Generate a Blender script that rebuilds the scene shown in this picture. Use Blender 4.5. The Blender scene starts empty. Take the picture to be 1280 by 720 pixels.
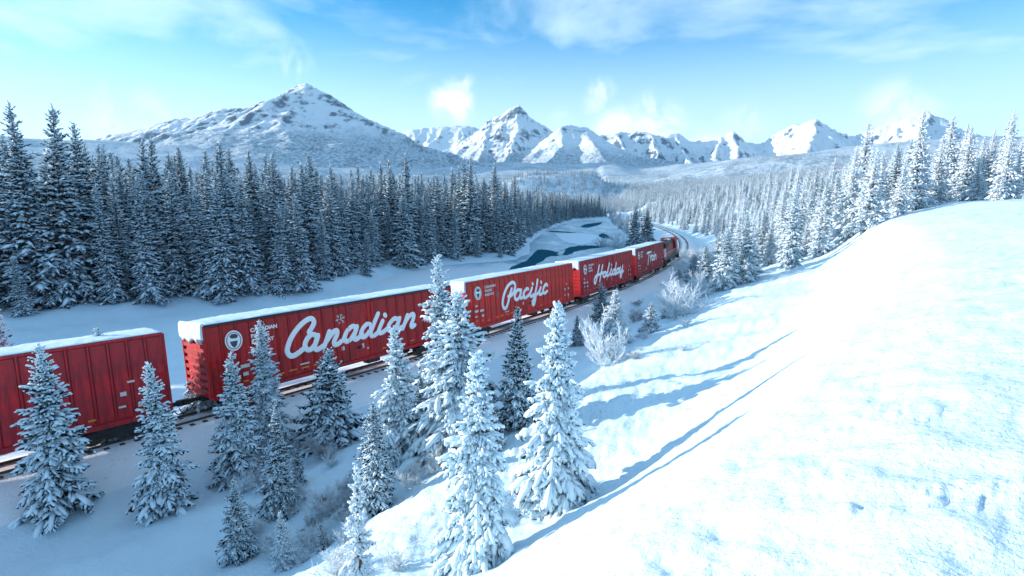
import bpy, bmesh, math, random
import numpy as np
from mathutils import Matrix, Vector

# ------------------------------------------------------------------ camera, sky, sun, exposure
scene = bpy.context.scene
COL = scene.collection
R = math.radians
F_PX, HORIZON, CAM_Z = 663.93, 256.64, 11.51      # for a 1280 x 720 picture
PITCH = math.atan((360 - HORIZON) / F_PX)
cam_d = bpy.data.cameras.new('camera')
cam_d.sensor_width = 36; cam_d.lens = F_PX / 1280 * 36
cam_d.clip_start = 0.1; cam_d.clip_end = 60000
cam = bpy.data.objects.new('camera', cam_d); COL.objects.link(cam)
cam.location = (0, 0, CAM_Z); cam.rotation_euler = (R(90) - PITCH, 0, 0)
scene.camera = cam

SUN_EL = R(11.0)
SUN_XY = Vector((-1.0, 0.12)).normalized()        # horizontal direction towards the sun
sun_to = Vector((SUN_XY.x * math.cos(SUN_EL), SUN_XY.y * math.cos(SUN_EL), math.sin(SUN_EL)))
sd = bpy.data.lights.new('sun', 'SUN'); sd.energy = 2.6; sd.angle = R(0.5); sd.color = (1.0, 0.89, 0.81)
sun = bpy.data.objects.new('sun', sd); COL.objects.link(sun)
sun.rotation_euler = sun_to.to_track_quat('Z', 'Y').to_euler()
sun.location = (-200, 60, 120)

scene.view_settings.view_transform = 'Standard'
scene.view_settings.look = 'None'
scene.view_settings.gamma = 1.0
scene.view_settings.use_curve_mapping = False
scene.view_settings.exposure = 1.9

world = bpy.data.worlds.new('World'); scene.world = world; world.use_nodes = True


class NT:
    """small helper to write node trees"""
    def __init__(self, tree):
        self.t = tree; tree.nodes.clear()
    def n(self, typ, ins=None, **props):
        nd = self.t.nodes.new(typ)
        for k, v in props.items(): setattr(nd, k, v)
        for k, v in (ins or {}).items():
            s = nd.inputs[k]
            if isinstance(v, tuple) and len(v) == 2 and hasattr(v[0], 'outputs'):
                self.t.links.new(v[0].outputs[v[1]], s)
            elif hasattr(v, 'outputs'):
                self.t.links.new(v.outputs[0], s)
            else:
                s.default_value = v
        return nd
    def math(self, op, a, b=0.0, clamp=False):
        return self.n('ShaderNodeMath', {0: a, 1: b}, operation=op, use_clamp=clamp)
    def mix(self, fac, a, b, blend='MIX'):
        m = self.n('ShaderNodeMix', None, data_type='RGBA', blend_type=blend)
        for idx, v in ((0, fac), (6, a), (7, b)):
            s = m.inputs[idx]
            if isinstance(v, tuple) and hasattr(v[0], 'outputs'): self.t.links.new(v[0].outputs[v[1]], s)
            elif hasattr(v, 'outputs'): self.t.links.new(v.outputs[0], s)
            else: s.default_value = v if not isinstance(v, tuple) or len(v) == 4 else (*v, 1)
        return (m, 2)
    def ramp(self, fac, stops, interp='LINEAR'):
        r = self.n('ShaderNodeValToRGB', {0: fac}); r.color_ramp.interpolation = interp
        el = r.color_ramp.elements
        while len(el) < len(stops): el.new(0.5)
        for e, (p, c) in zip(el, stops):
            e.position = p; e.color = (c, c, c, 1) if not isinstance(c, tuple) else (*c, 1)
        return r
    def smooth(self, v, lo, hi):
        return self.n('ShaderNodeMapRange', {0: v, 1: lo, 2: hi, 3: 0.0, 4: 1.0}, interpolation_type='SMOOTHSTEP')


def ray(px, py):
    """world direction (depth 1) through a point of the 1280 x 720 picture"""
    a = (px - 640) / F_PX; b = (360 - py) / F_PX
    return np.array([a, math.cos(PITCH) + b * math.sin(PITCH), -math.sin(PITCH) + b * math.cos(PITCH)])

def at(px, py, Y):
    d = ray(px, py); t = Y / d[1]
    return np.array([d[0] * t, Y, CAM_Z + d[2] * t])


def build_world():
    w = NT(world.node_tree)
    sky = w.n('ShaderNodeTexSky', None, sky_type='NISHITA')
    sky.sun_disc = False; sky.sun_elevation = SUN_EL
    sky.sun_rotation = math.atan2(SUN_XY.x, SUN_XY.y)
    sky.altitude = 1500; sky.air_density = 1.0; sky.dust_density = 0.6; sky.ozone_density = 2.5
    tc = w.n('ShaderNodeTexCoord')
    nrm = w.n('ShaderNodeVectorMath', {0: (tc, 'Generated')}, operation='NORMALIZE')
    sep = w.n('ShaderNodeSeparateXYZ', {0: nrm})
    tint = w.mix(1.0, w.mix(1.0, sky, (0.022, 0.405, 0.525, 1), 'MULTIPLY'), (0.85, 1.7, 2.22, 1), 'DARKEN')
    # thin high cloud, seen on a flat layer overhead
    den = w.math('ADD', w.math('MAXIMUM', (sep, 2), 0.0), 0.16)
    flat = w.n('ShaderNodeCombineXYZ', {0: w.math('DIVIDE', (sep, 0), den), 1: w.math('DIVIDE', (sep, 1), den), 2: 0.0})
    mp = w.n('ShaderNodeMapping', {0: flat, 'Scale': (0.42, 0.95, 1.0), 'Rotation': (0, 0, 0.30), 'Location': (3.1, 1.4, 0)})
    n1 = w.n('ShaderNodeTexNoise', {'Vector': mp, 'Scale': 1.15, 'Detail': 9.0, 'Roughness': 0.55, 'Distortion': 0.5})
    wisps = w.smooth((n1, 0), 0.40, 0.72)
    # milky air low over the horizon
    low = w.n('ShaderNodeMapRange', {0: (sep, 2), 1: 0.04, 2: 0.35, 3: 1.0, 4: 0.0}, interpolation_type='SMOOTHSTEP')
    veil = w.math('MULTIPLY', low, 0.92)
    # cloud puffs clinging to the summits
    n2 = w.n('ShaderNodeTexNoise', {'Vector': nrm, 'Scale': 13.0, 'Detail': 8.0, 'Roughness': 0.6, 'Distortion': 0.7})
    puffs = None
    for px, py, rad, amt in ((566, 128, .062, 1.15), (572, 108, .05, .75), (752, 112, .038, .8), (745, 130, .04, .5), (783, 150, .022, .9),
                             (820, 156, .085, 1.0), (770, 166, .07, 1.0), (700, 160, .05, .5), (880, 190, .06, .9), (365, 78, .05, .75), (930, 160, .07, .6), (1120, 150, .09, .8), (160, 150, .09, .7)):
        d = Vector(ray(px, py)).normalized()
        dist = w.n('ShaderNodeVectorMath', {0: nrm, 1: tuple(d)}, operation='DISTANCE')
        g = w.n('ShaderNodeMapRange', {0: (dist, 'Value'), 1: 0.0, 2: rad, 3: amt, 4: 0.0}, interpolation_type='SMOOTHSTEP')
        puffs = g if puffs is None else w.math('MAXIMUM', puffs, g)
    # broad soft banks of thin grey-white cloud
    mp3 = w.n('ShaderNodeMapping', {0: nrm, 'Scale': (2.2, 2.2, 6.5), 'Rotation': (0, 0.22, 0)})
    n3 = w.n('ShaderNodeTexNoise', {'Vector': mp3, 'Scale': 1.25, 'Detail': 7.0, 'Roughness': 0.56, 'Distortion': 0.35})
    banks = w.math('MULTIPLY', w.smooth((n3, 0), 0.34, 0.70), 0.66)
    puff = w.smooth(w.math('MULTIPLY', puffs, w.smooth((n2, 0), 0.30, 0.66)), 0.03, 0.75)
    cover = w.math('MAXIMUM', w.math('MAXIMUM', banks, w.math('MULTIPLY', wisps, 0.34)), veil)
    col = w.mix(cover, tint, (1.95, 2.42, 2.75, 1))
    col = w.mix(w.math('MULTIPLY', puff, 0.8), col, (2.45, 2.6, 2.75, 1))
    bg = w.n('ShaderNodeBackground', {0: col, 1: 0.15})
    w.n('ShaderNodeOutputWorld', {0: bg})
build_world()

# ------------------------------------------------------------------ noise, mesh and object helpers
def hash2(ix, iy, seed):
    h = (ix.astype(np.int64) * 374761393 + iy.astype(np.int64) * 668265263 + seed * 1442695041) & 0xFFFFFFFF
    h = ((h ^ (h >> 13)) * 1274126177) & 0xFFFFFFFF
    return ((h ^ (h >> 16)) & 0xFFFFFF) / float(0xFFFFFF)

def noise(x, y, seed=0):
    """gradient noise, about -1..1"""
    x = np.asarray(x, float); y = np.asarray(y, float)
    ix = np.floor(x); iy = np.floor(y); fx = x - ix; fy = y - iy
    u = fx * fx * fx * (fx * (fx * 6 - 15) + 10); v = fy * fy * fy * (fy * (fy * 6 - 15) + 10)
    def g(ax, ay):
        a = hash2(ix + ax, iy + ay, seed) * 2 * np.pi
        return np.cos(a) * (fx - ax) + np.sin(a) * (fy - ay)
    n0 = g(0, 0) * (1 - u) + g(1, 0) * u; n1 = g(0, 1) * (1 - u) + g(1, 1) * u
    return (n0 * (1 - v) + n1 * v) * 1.5

def fbm(x, y, oct=5, seed=0, gain=0.5, ridged=False):
    s = 0; a = 1.0
    for o in range(oct):
        n = noise(x, y, seed + o * 17)
        s = s + a * ((1 - 2 * np.abs(n)) if ridged else n)
        x = x * 2.03 + 11.3; y = y * 2.03 - 7.7; a *= gain
    return s

def sstep(v, lo, hi):
    t = np.clip((np.asarray(v, float) - lo) / (hi - lo), 0, 1); return t * t * (3 - 2 * t)

def mk_mesh(name, V, faces_list, smooth=False, mats=()):
    """faces_list: list of (int array n x k, material index)"""
    me = bpy.data.meshes.new(name)
    V = np.asarray(V, np.float32)
    me.vertices.add(len(V)); me.vertices.foreach_set('co', V.ravel())
    loops = []; starts = []; mi = []; tot = 0
    for Fa, m in faces_list:
        Fa = np.asarray(Fa, np.int32)
        if not len(Fa): continue
        k = Fa.shape[1]
        loops.append(Fa.ravel()); starts.append(tot + np.arange(len(Fa)) * k); tot += Fa.size
        mi.append(np.full(len(Fa), m))
    if loops:
        lv = np.concatenate(loops).astype(np.int32); st = np.concatenate(starts).astype(np.int32)
        me.loops.add(len(lv)); me.loops.foreach_set('vertex_index', lv)
        me.polygons.add(len(st)); me.polygons.foreach_set('loop_start', st)
        me.polygons.foreach_set('material_index', np.concatenate(mi).astype(np.int32))
    me.update(calc_edges=True)
    if loops and smooth: me.polygons.foreach_set('use_smooth', np.ones(len(me.polygons), bool))
    for m in mats: me.materials.append(m)
    me.validate()
    return me

class MB:
    """collects boxes, prisms and tubes into one mesh"""
    def __init__(self): self.V = []; self.F = []; self.n = 0
    def add(self, V, F):
        self.V.append(np.asarray(V, float)); self.F += [tuple(int(i) + self.n for i in f) for f in F]; self.n += len(V)
    def box(self, x0, x1, y0, y1, z0, z1):
        V = [(x, y, z) for x in (x0, x1) for y in (y0, y1) for z in (z0, z1)]
        self.add(V, [(0, 1, 3, 2), (4, 6, 7, 5), (0, 4, 5, 1), (2, 3, 7, 6), (0, 2, 6, 4), (1, 5, 7, 3)])
    def bevbox(self, x0, x1, y0, y1, z0, z1, b=.02):
        """box whose long (y) edges in the +x face are chamfered"""
        V = [(x0, y0, z0), (x0, y1, z0), (x0, y1, z1), (x0, y0, z1),
             (x1 - b, y0, z0), (x1 - b, y1, z0), (x1 - b, y1, z1), (x1 - b, y0, z1),
             (x1, y0 + b, z0 + b), (x1, y1 - b, z0 + b), (x1, y1 - b, z1 - b), (x1, y0 + b, z1 - b)]
        self.add(V, [(0, 1, 5, 4), (1, 2, 6, 5), (2, 3, 7, 6), (3, 0, 4, 7), (4, 5, 9, 8), (5, 6, 10, 9), (6, 7, 11, 10), (7, 4, 8, 11), (8, 9, 10, 11), (3, 2, 1, 0)])
    def prism(self, pts, axis, a0, a1):
        """polygon pts in the plane across axis, pushed from a0 to a1"""
        def mk(p, a):
            return {'x': (a, p[0], p[1]), 'y': (p[0], a, p[1]), 'z': (p[0], p[1], a)}[axis]
        n = len(pts); V = [mk(p, a0) for p in pts] + [mk(p, a1) for p in pts]
        self.add(V, [(i, (i + 1) % n, n + (i + 1) % n, n + i) for i in range(n)] + [tuple(range(n - 1, -1, -1)), tuple(range(n, 2 * n))])
    def tube(self, pts, r, k=6):
        pts = [Vector(p) for p in pts]; rs = r if hasattr(r, '__len__') else [r] * len(pts)
        V = []
        for i, p in enumerate(pts):
            d = (pts[min(i + 1, len(pts) - 1)] - pts[max(i - 1, 0)]).normalized()
            s = d.cross(Vector((0, 0, 1)));
            if s.length < .05: s = d.cross(Vector((0, 1, 0)))
            s.normalize(); t = s.cross(d)
            V += [tuple(p + (s * math.cos(2 * math.pi * j / k) + t * math.sin(2 * math.pi * j / k)) * rs[i]) for j in range(k)]
        Fs = [(i * k + j, i * k + (j + 1) % k, (i + 1) * k + (j + 1) % k, (i + 1) * k + j) for i in range(len(pts) - 1) for j in range(k)]
        Fs += [tuple(range(k - 1, -1, -1)), tuple((len(pts) - 1) * k + j for j in range(k))]
        self.add(V, Fs)
    def mesh(self, name, smooth=False):
        me = bpy.data.meshes.new(name)
        me.from_pydata(np.concatenate(self.V).tolist(), [], self.F); me.update()
        bm = bmesh.new(); bm.from_mesh(me); bmesh.ops.recalc_face_normals(bm, faces=bm.faces); bm.to_mesh(me); bm.free()
        if smooth: me.polygons.foreach_set('use_smooth', np.ones(len(me.polygons), bool))
        me.materials.append(None)
        return me

def tag(o, label=None, cat=None, group=None, kind=None):
    if label: o['label'] = label
    if cat: o['category'] = cat
    if group: o['group'] = group
    if kind: o['kind'] = kind
    return o

def obj(name, me, mat=None, parent=None, loc=None):
    o = bpy.data.objects.new(name, me); COL.objects.link(o)
    if mat is not None:
        if not me.materials: me.materials.append(None)
        for s in o.material_slots: s.link = 'OBJECT'; s.material = mat
    if parent is not None: o.parent = parent
    if loc is not None: o.location = loc
    return o

def empty(name, loc=(0, 0, 0), rz=0.0, scale=1.0):
    o = bpy.data.objects.new(name, None); COL.objects.link(o)
    o.empty_display_size = 0.3; o.location = loc; o.rotation_euler = (0, 0, rz); o.scale = (scale,) * 3
    return o

# ------------------------------------------------------------------ materials
def material(name):
    m = bpy.data.materials.new(name); m.use_nodes = True
    return m, NT(m.node_tree)

def finish(w, color, rough=0.6, bump=None, bump_d=0.02, metallic=0.0, spec=0.5, **kw):
    b = w.n('ShaderNodeBsdfPrincipled', {'Base Color': color, 'Roughness': rough, 'Metallic': metallic, 'Specular IOR Level': spec, **kw})
    if bump is not None:
        bp = w.n('ShaderNodeBump', {'Height': bump, 'Distance': bump_d, 'Strength': 0.8})
        w.t.links.new(bp.outputs[0], b.inputs['Normal'])
    w.n('ShaderNodeOutputMaterial', {0: b})
    return b

def plain(name, c, rough=0.6, var=0.25, scale=3.0, metallic=0.0, bump_d=0.0):
    m, w = material(name)
    tc = w.n('ShaderNodeTexCoord')
    n = w.n('ShaderNodeTexNoise', {'Vector': (tc, 'Object'), 'Scale': scale, 'Detail': 6.0, 'Roughness': 0.6})
    lo = tuple(x * (1 - var) for x in c); hi = tuple(min(1, x * (1 + var)) for x in c)
    col = w.ramp((n, 0), [(0.3, lo), (0.7, hi)])
    finish(w, col, rough, (n, 0) if bump_d else None, bump_d, metallic)
    return m

def snow_material(name, fine=9.0, bump_d=0.03, base=(0.67, 0.85, 0.95), coords='Object'):
    m, w = material(name)
    tc = w.n('ShaderNodeTexCoord')
    n1 = w.n('ShaderNodeTexNoise', {'Vector': (tc, coords), 'Scale': fine, 'Detail': 5.0, 'Roughness': 0.65})
    n2 = w.n('ShaderNodeTexNoise', {'Vector': (tc, coords), 'Scale': fine * 0.09, 'Detail': 5.0, 'Roughness': 0.6})
    h = w.math('ADD', (n1, 0), w.math('MULTIPLY', (n2, 0), 1.5))
    col = w.ramp((n2, 0), [(0.3, tuple(c * 0.94 for c in base)), (0.7, base)])
    finish(w, col, 0.65, h, bump_d, spec=0.25)
    return m

M = {}
M['snow'] = snow_material('snow')
M['tree_snow'] = snow_material('tree_snow', 14.0, 0.02, (0.72, 0.87, 0.95))
M['roof_snow'] = snow_material('roof_snow', 5.0, 0.03)

def needles(name, dark, frost, amount):
    m, w = material(name)
    tc = w.n('ShaderNodeTexCoord'); ge = w.n('ShaderNodeNewGeometry')
    n = w.n('ShaderNodeTexNoise', {'Vector': (tc, 'Object'), 'Scale': 7.0, 'Detail': 4.0})
    sep = w.n('ShaderNodeSeparateXYZ', {0: (ge, 'True Normal')})
    k = w.math('ADD', w.math('MULTIPLY', w.math('ABSOLUTE', (sep, 2)), 0.25), w.math('MULTIPLY', (n, 0), 1.0))
    fac = w.smooth(k, 1.02 - amount, 1.22 - amount)
    oi = w.n('ShaderNodeObjectInfo')
    d2 = w.mix(w.math('MULTIPLY', (oi, 'Random'), 0.7), dark, tuple(c * 0.55 for c in dark))
    finish(w, w.mix(fac, d2, frost), 0.7, spec=0.2)
    return m
M['needles'] = needles('needles', (0.040, 0.055, 0.045), (0.68, 0.79, 0.87), 0.52)
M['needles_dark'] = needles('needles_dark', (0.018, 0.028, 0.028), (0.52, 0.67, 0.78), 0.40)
M['needles_frost'] = needles('needles_frost', (0.20, 0.21, 0.22), (0.82, 0.83, 0.85), 0.62)
M['bark'] = plain('bark', (0.085, 0.062, 0.048), 0.9, 0.4, 6.0)
M['frost_twig'] = plain('frost_twig', (0.78, 0.86, 0.92), 0.7, 0.12, 9.0)
M['frost_twig_brown'] = plain('frost_twig_brown', (0.50, 0.53, 0.56), 0.8, 0.5, 6.0)
M['steel'] = plain('rail_steel', (0.10, 0.075, 0.06), 0.5, 0.3, 4.0, 0.3)
M['wheel'] = plain('wheel_steel', (0.05, 0.045, 0.045), 0.6, 0.4, 6.0, 0.3)
M['black'] = plain('black_underframe', (0.022, 0.02, 0.022), 0.6, 0.4, 3.0)
M['sleeper'] = plain('sleeper_wood', (0.07, 0.055, 0.045), 0.9, 0.4, 5.0)
M['white_letter'] = plain('white_lettering', (0.95, 0.90, 0.88), 0.5, 0.03, 1.2)
M['cream_letter'] = plain('cream_lettering', (0.72, 0.62, 0.58), 0.5, 0.1, 1.5)
M['grey_mark'] = plain('grey_mark', (0.34, 0.22, 0.22), 0.5, 0.25, 4.0)
M['logo_dark'] = plain('logo_dark', (0.06, 0.06, 0.09), 0.5, 0.2, 5.0)
M['orange'] = plain('orange_reflector', (0.80, 0.24, 0.03), 0.4, 0.1, 5.0)
M['glass'] = plain('dark_glass', (0.015, 0.018, 0.022), 0.08, 0.1, 5.0)
M['pink_panel'] = plain('pale_panel', (0.70, 0.42, 0.42), 0.5, 0.12, 2.0)

def paint(name, c, seed):
    """faded railway enamel: streaks of rust and road grime, heavier in blotches"""
    m, w = material(name)
    tc = w.n('ShaderNodeTexCoord')
    mp = w.n('ShaderNodeMapping', {0: (tc, 'Object'), 'Location': (seed * 3.1, seed * 1.7, seed), 'Scale': (1, 2.2, 0.22)})
    st = w.n('ShaderNodeTexNoise', {'Vector': mp, 'Scale': 3.2, 'Detail': 7.0, 'Roughness': 0.62})
    bl = w.n('ShaderNodeTexNoise', {'Vector': (tc, 'Object'), 'Scale': 0.55, 'Detail': 6.0, 'Roughness': 0.65})
    fine = w.n('ShaderNodeTexNoise', {'Vector': (tc, 'Object'), 'Scale': 26.0, 'Detail': 3.0})
    c1 = w.mix(w.smooth((st, 0), 0.40, 0.64), c, (c[0] * 0.50, c[1] * 0.8, c[2] * 0.9))
    c2 = w.mix(w.math('MULTIPLY', w.smooth((bl, 0), 0.42, 0.66), 0.75), c1, (c[0] * 0.38 + .02, c[1] + 0.012, c[2] + 0.012))
    c3 = w.mix(w.math('MULTIPLY', w.smooth((fine, 0), 0.62, 0.78), 0.3), c2, (0.45, 0.22, 0.2))
    finish(w, c3, w.ramp((bl, 0), [(0.3, 0.38), (0.7, 0.62)]), (st, 0), 0.012, spec=0.35)
    return m
M['red_a'] = paint('red_enamel_a', (0.66, 0.012, 0.012), 1)  # base red set car by car, brightest on Pacific, deepest on Train
M['red_b'] = paint('red_enamel_b', (0.88, 0.030, 0.018), 2)
M['red_c'] = paint('red_enamel_c', (0.64, 0.018, 0.026), 3)
M['red_d'] = paint('red_enamel_d', (0.50, 0.022, 0.032), 4)
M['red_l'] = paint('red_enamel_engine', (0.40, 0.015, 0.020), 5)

# ------------------------------------------------------------------ the railway line
TX0, TY0, TH, K1, K2, CANT = -5.2765, 43.5293, 0.637875, -0.0666527, 0.00226075, 0.079554
def heading(a):
    q = min(a / 20.3, 14.7) if a > 0 else max(a / 20.3, -5.0)
    return TH + K1 * q + K2 * q * q
def build_path():
    st = 1.0; fw = [(TX0, TY0, TH, 0.0)]; x, y = TX0, TY0
    for i in range(620):
        h = heading((i + .5) * st); x += math.sin(h) * st; y += math.cos(h) * st; fw.append((x, y, heading((i + 1) * st), (i + 1) * st))
    bk = []; x, y = TX0, TY0
    for i in range(120):
        h = heading(-(i + .5) * st); x -= math.sin(h) * st; y -= math.cos(h) * st; bk.append((x, y, heading(-(i + 1) * st), -(i + 1) * st))
    return np.array(bk[::-1] + fw)
PATH = build_path()

def track_coords(x, y):
    """s: metres to the right of the track centre line (the camera side), a: metres along it"""
    x = np.asarray(x, float).ravel(); y = np.asarray(y, float).ravel()
    s = np.empty(len(x)); a = np.empty(len(x)); Pc = PATH[::4]
    for i in range(0, len(x), 20000):
        dx = x[i:i+20000, None] - Pc[None, :, 0]; dy = y[i:i+20000, None] - Pc[None, :, 1]
        k = np.argmin(dx * dx + dy * dy, 1) * 4
        p = PATH[np.minimum(k, len(PATH) - 1)]
        ex = x[i:i+20000] - p[:, 0]; ey = y[i:i+20000] - p[:, 1]
        al = ex * np.sin(p[:, 2]) + ey * np.cos(p[:, 2])
        p2 = PATH[np.clip(k + np.round(al).astype(int), 0, len(PATH) - 1)]
        ex = x[i:i+20000] - p2[:, 0]; ey = y[i:i+20000] - p2[:, 1]
        s[i:i+20000] = ex * np.cos(p2[:, 2]) - ey * np.sin(p2[:, 2]); a[i:i+20000] = p2[:, 3] + ex * np.sin(p2[:, 2]) + ey * np.cos(p2[:, 2])
    return s, a

BANK = np.array([(-900, -300), (-300, -30), (-140, 22), (-75, 54), (-50, 75), (-38, 86), (-30, 99), (-27, 123), (-21, 136), (-11, 144), (0, 153), (5, 176),
                 (6, 218), (20, 334), (40, 444), (65, 547), (111, 618), (220, 690), (600, 800)], float)
def bank_dist(x, y):
    """signed distance to the far river bank, positive on the forest side"""
    x = np.asarray(x, float).ravel(); y = np.asarray(y, float).ravel()
    best = np.full(len(x), 1e18); sg = np.ones(len(x))
    for (ax, ay), (bx, by) in zip(BANK[:-1], BANK[1:]):
        ux, uy = bx - ax, by - ay; L2 = ux * ux + uy * uy
        t = np.clip(((x - ax) * ux + (y - ay) * uy) / L2, 0, 1)
        dx = x - ax - t * ux; dy = y - ay - t * uy; d = dx * dx + dy * dy
        m = d < best; best[m] = d[m]; sg[m] = np.sign((ux * dy - uy * dx))[m]
    return np.sqrt(best) * sg

_sr = np.array([-400, -60, -24, -19, -15, -9, -4.2, -3.2, 3.2, 4.2, 6.0, 8, 11, 14, 17.5, 21, 24, 25.2, 27, 28.5, 29.8, 31.5, 34, 40, 50, 80, 150, 300, 700, 2000], float)
_zr = np.array([-3.9, -3.9, -3.9, -3.7, -3.0, -2.5, -1.0, -0.75, -0.75, -1.0, -1.4, -1.0, 0.1, 1.1, 2.3, 3.4, 4.4, 4.95, 6.2, 7.55, 8.75, 9.7, 10.5, 11.9, 12.6, 14.0, 21, 38, 80, 150], float)
_sd = np.linspace(-60, 120, 1801); _zd = np.interp(_sd, _sr, _zr)
_k = np.hanning(13); _k /= _k.sum(); _zs = np.convolve(np.pad(_zd, 6, 'edge'), _k, 'valid')
def profile(s):
    return np.where((s > -59) & (s < 119), np.interp(s, _sd, _zs), np.interp(s, _sr, _zr))

WATER_Z, ICE_Z = -4.35, -4.02
def ground(x, y):
    x = np.asarray(x, float).ravel(); y = np.asarray(y, float).ravel()
    r = np.hypot(x, y); near = r < 1500
    s = np.full(len(x), 0.0)
    if near.any(): s[near], _ = track_coords(x[near], y[near])
    # beyond the end of the modelled line the valley carries on in the same direction
    pe = PATH[-1]; far_s = (x - pe[0]) * math.cos(pe[2]) - (y - pe[1]) * math.sin(pe[2])
    w = sstep(r, 450, 900); s = np.where(near, s * (1 - w) + far_s * w, far_s)
    z = profile(s)
    b = bank_dist(x, y)
    # the forest side
    side = sstep(b, -1.0, 5.0) * sstep(-s, 12, 22)
    zl = -2.6 + np.clip(b, 0, 400) * 0.012 + 1.0 * fbm(x / 45, y / 45, 3, 5) * sstep(b, 5, 60)
    z = z * (1 - side) + zl * side
    # river bed under the ice
    river = sstep(-b, 0.5, 3.5) * sstep(-s, 18, 23) * sstep(y, 100, 112) * (1 - sstep(y, 540, 600))
    z = z - 1.3 * river
    # the wide valley and its forested benches
    zf = 1.55e-5 * np.clip(r, 0, 5200) ** 2 * (1 + 0.22 * sstep(-x / (r + 1), 0.08, 0.5)) - 10
    hills = 26 * fbm(x / 700, y / 700, 4, 21) * sstep(r, 700, 1800) + 60 * np.maximum(0, fbm(x / 1900, y / 1500, 3, 44)) * sstep(r, 1500, 3200)
    def ridge(cx, cy, hx, hy, h, rot):
        c, q = math.cos(rot), math.sin(rot); u = ((x - cx) * c + (y - cy) * q) / hx; v = (-(x - cx) * q + (y - cy) * c) / hy
        v = np.where(v < 0, v * 1.8, v)
        return h * np.exp(-(u ** 4) - v ** 2)
    zr = ridge(90, 1180, 150, 120, 52, 0.10) + ridge(130, 2500, 130, 200, 60, 0.0) + ridge(-420, 1500, 300, 150, 30, .1) + ridge(900, 1900, 400, 200, 70, -.3)
    wf = sstep(r, 350, 1000)
    z = z + wf * (np.maximum(zf + 10, 0) * 0.98 + hills + zr) * (1 - 0.25 * sstep(s, 40, 400))
    # drifts, hummocks, crust
    up = sstep(s, 3.8, 7.0) + sstep(-s, 3.8, 8.0)
    nearw = 1 - sstep(r, 90, 260)
    z = z + up * nearw * (0.30 * fbm(x / 6.0, y / 6.0, 4, 3) * sstep(np.abs(s), 5, 9) * (1 - 0.75 * sstep(s, 25, 28)) + 0.035 * fbm(x / 0.9, y / 0.9, 4, 9) + 0.06 * sstep(s, 14, 18) * (1 - sstep(s, 25, 28)) * fbm(x / 0.45, y / 0.8, 3, 15) + 0.03 * sstep(s, 28, 30) * fbm(x / 0.35, y / 0.6, 3, 16))
    z = z - 2.1 * np.exp(-((x + 8.5) / 4.6) ** 2 - ((y - 16.5) / 5.5) ** 2)      # shaded gully at the lower left
    z = z - 0.9 * np.exp(-((x - 1.0) / 2.2) ** 2 - ((y - 12.8) / 2.0) ** 2)       # hollow round the tall white spruce
    crust = sstep(s, 30.0, 31.0) * (1 - sstep(r, 5, 9)) * sstep(fbm(x / 1.1 + 4, y / 1.1, 3, 31), 0.0, 0.6)
    z = z + crust * 0.05 * np.abs(fbm(x / 0.22, y / 0.13, 3, 77))
    # a few dimples where clods of snow have fallen on the slope
    for dx, dy, rr, dep in DIMPLES:
        z = z - dep * np.exp(-(((x - dx) ** 2 + (y - dy) ** 2) / rr ** 2))
    return z
DIMPLES = []

def gz(x, y): return float(ground([x], [y])[0])

def hit(px, py, tmax=900.0):
    """where the line of sight through a picture point meets the ground"""
    d = ray(px, py); t = 2.0 * (tmax / 2.0) ** np.linspace(0, 1, 2400)
    z = CAM_Z + d[2] * t; g = ground(d[0] * t, d[1] * t)
    k = np.argmax(z < g)
    if not (z < g).any(): k = len(t) - 1
    return np.array([d[0] * t[k], d[1] * t[k], g[k]])

def height_to(p, py):
    """height of an upright thing at p that reaches up to picture row py"""
    d = ray(640, py)
    return CAM_Z + d[2] * (p[1] / d[1]) - p[2]

for px, py in ((775, 628), (812, 627), (742, 664), (756, 690), (828, 700), (845, 712), (905, 668), (700, 668)):
    q = hit(px, py); DIMPLES.append((q[0], q[1], 0.09, 0.05))

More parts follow.
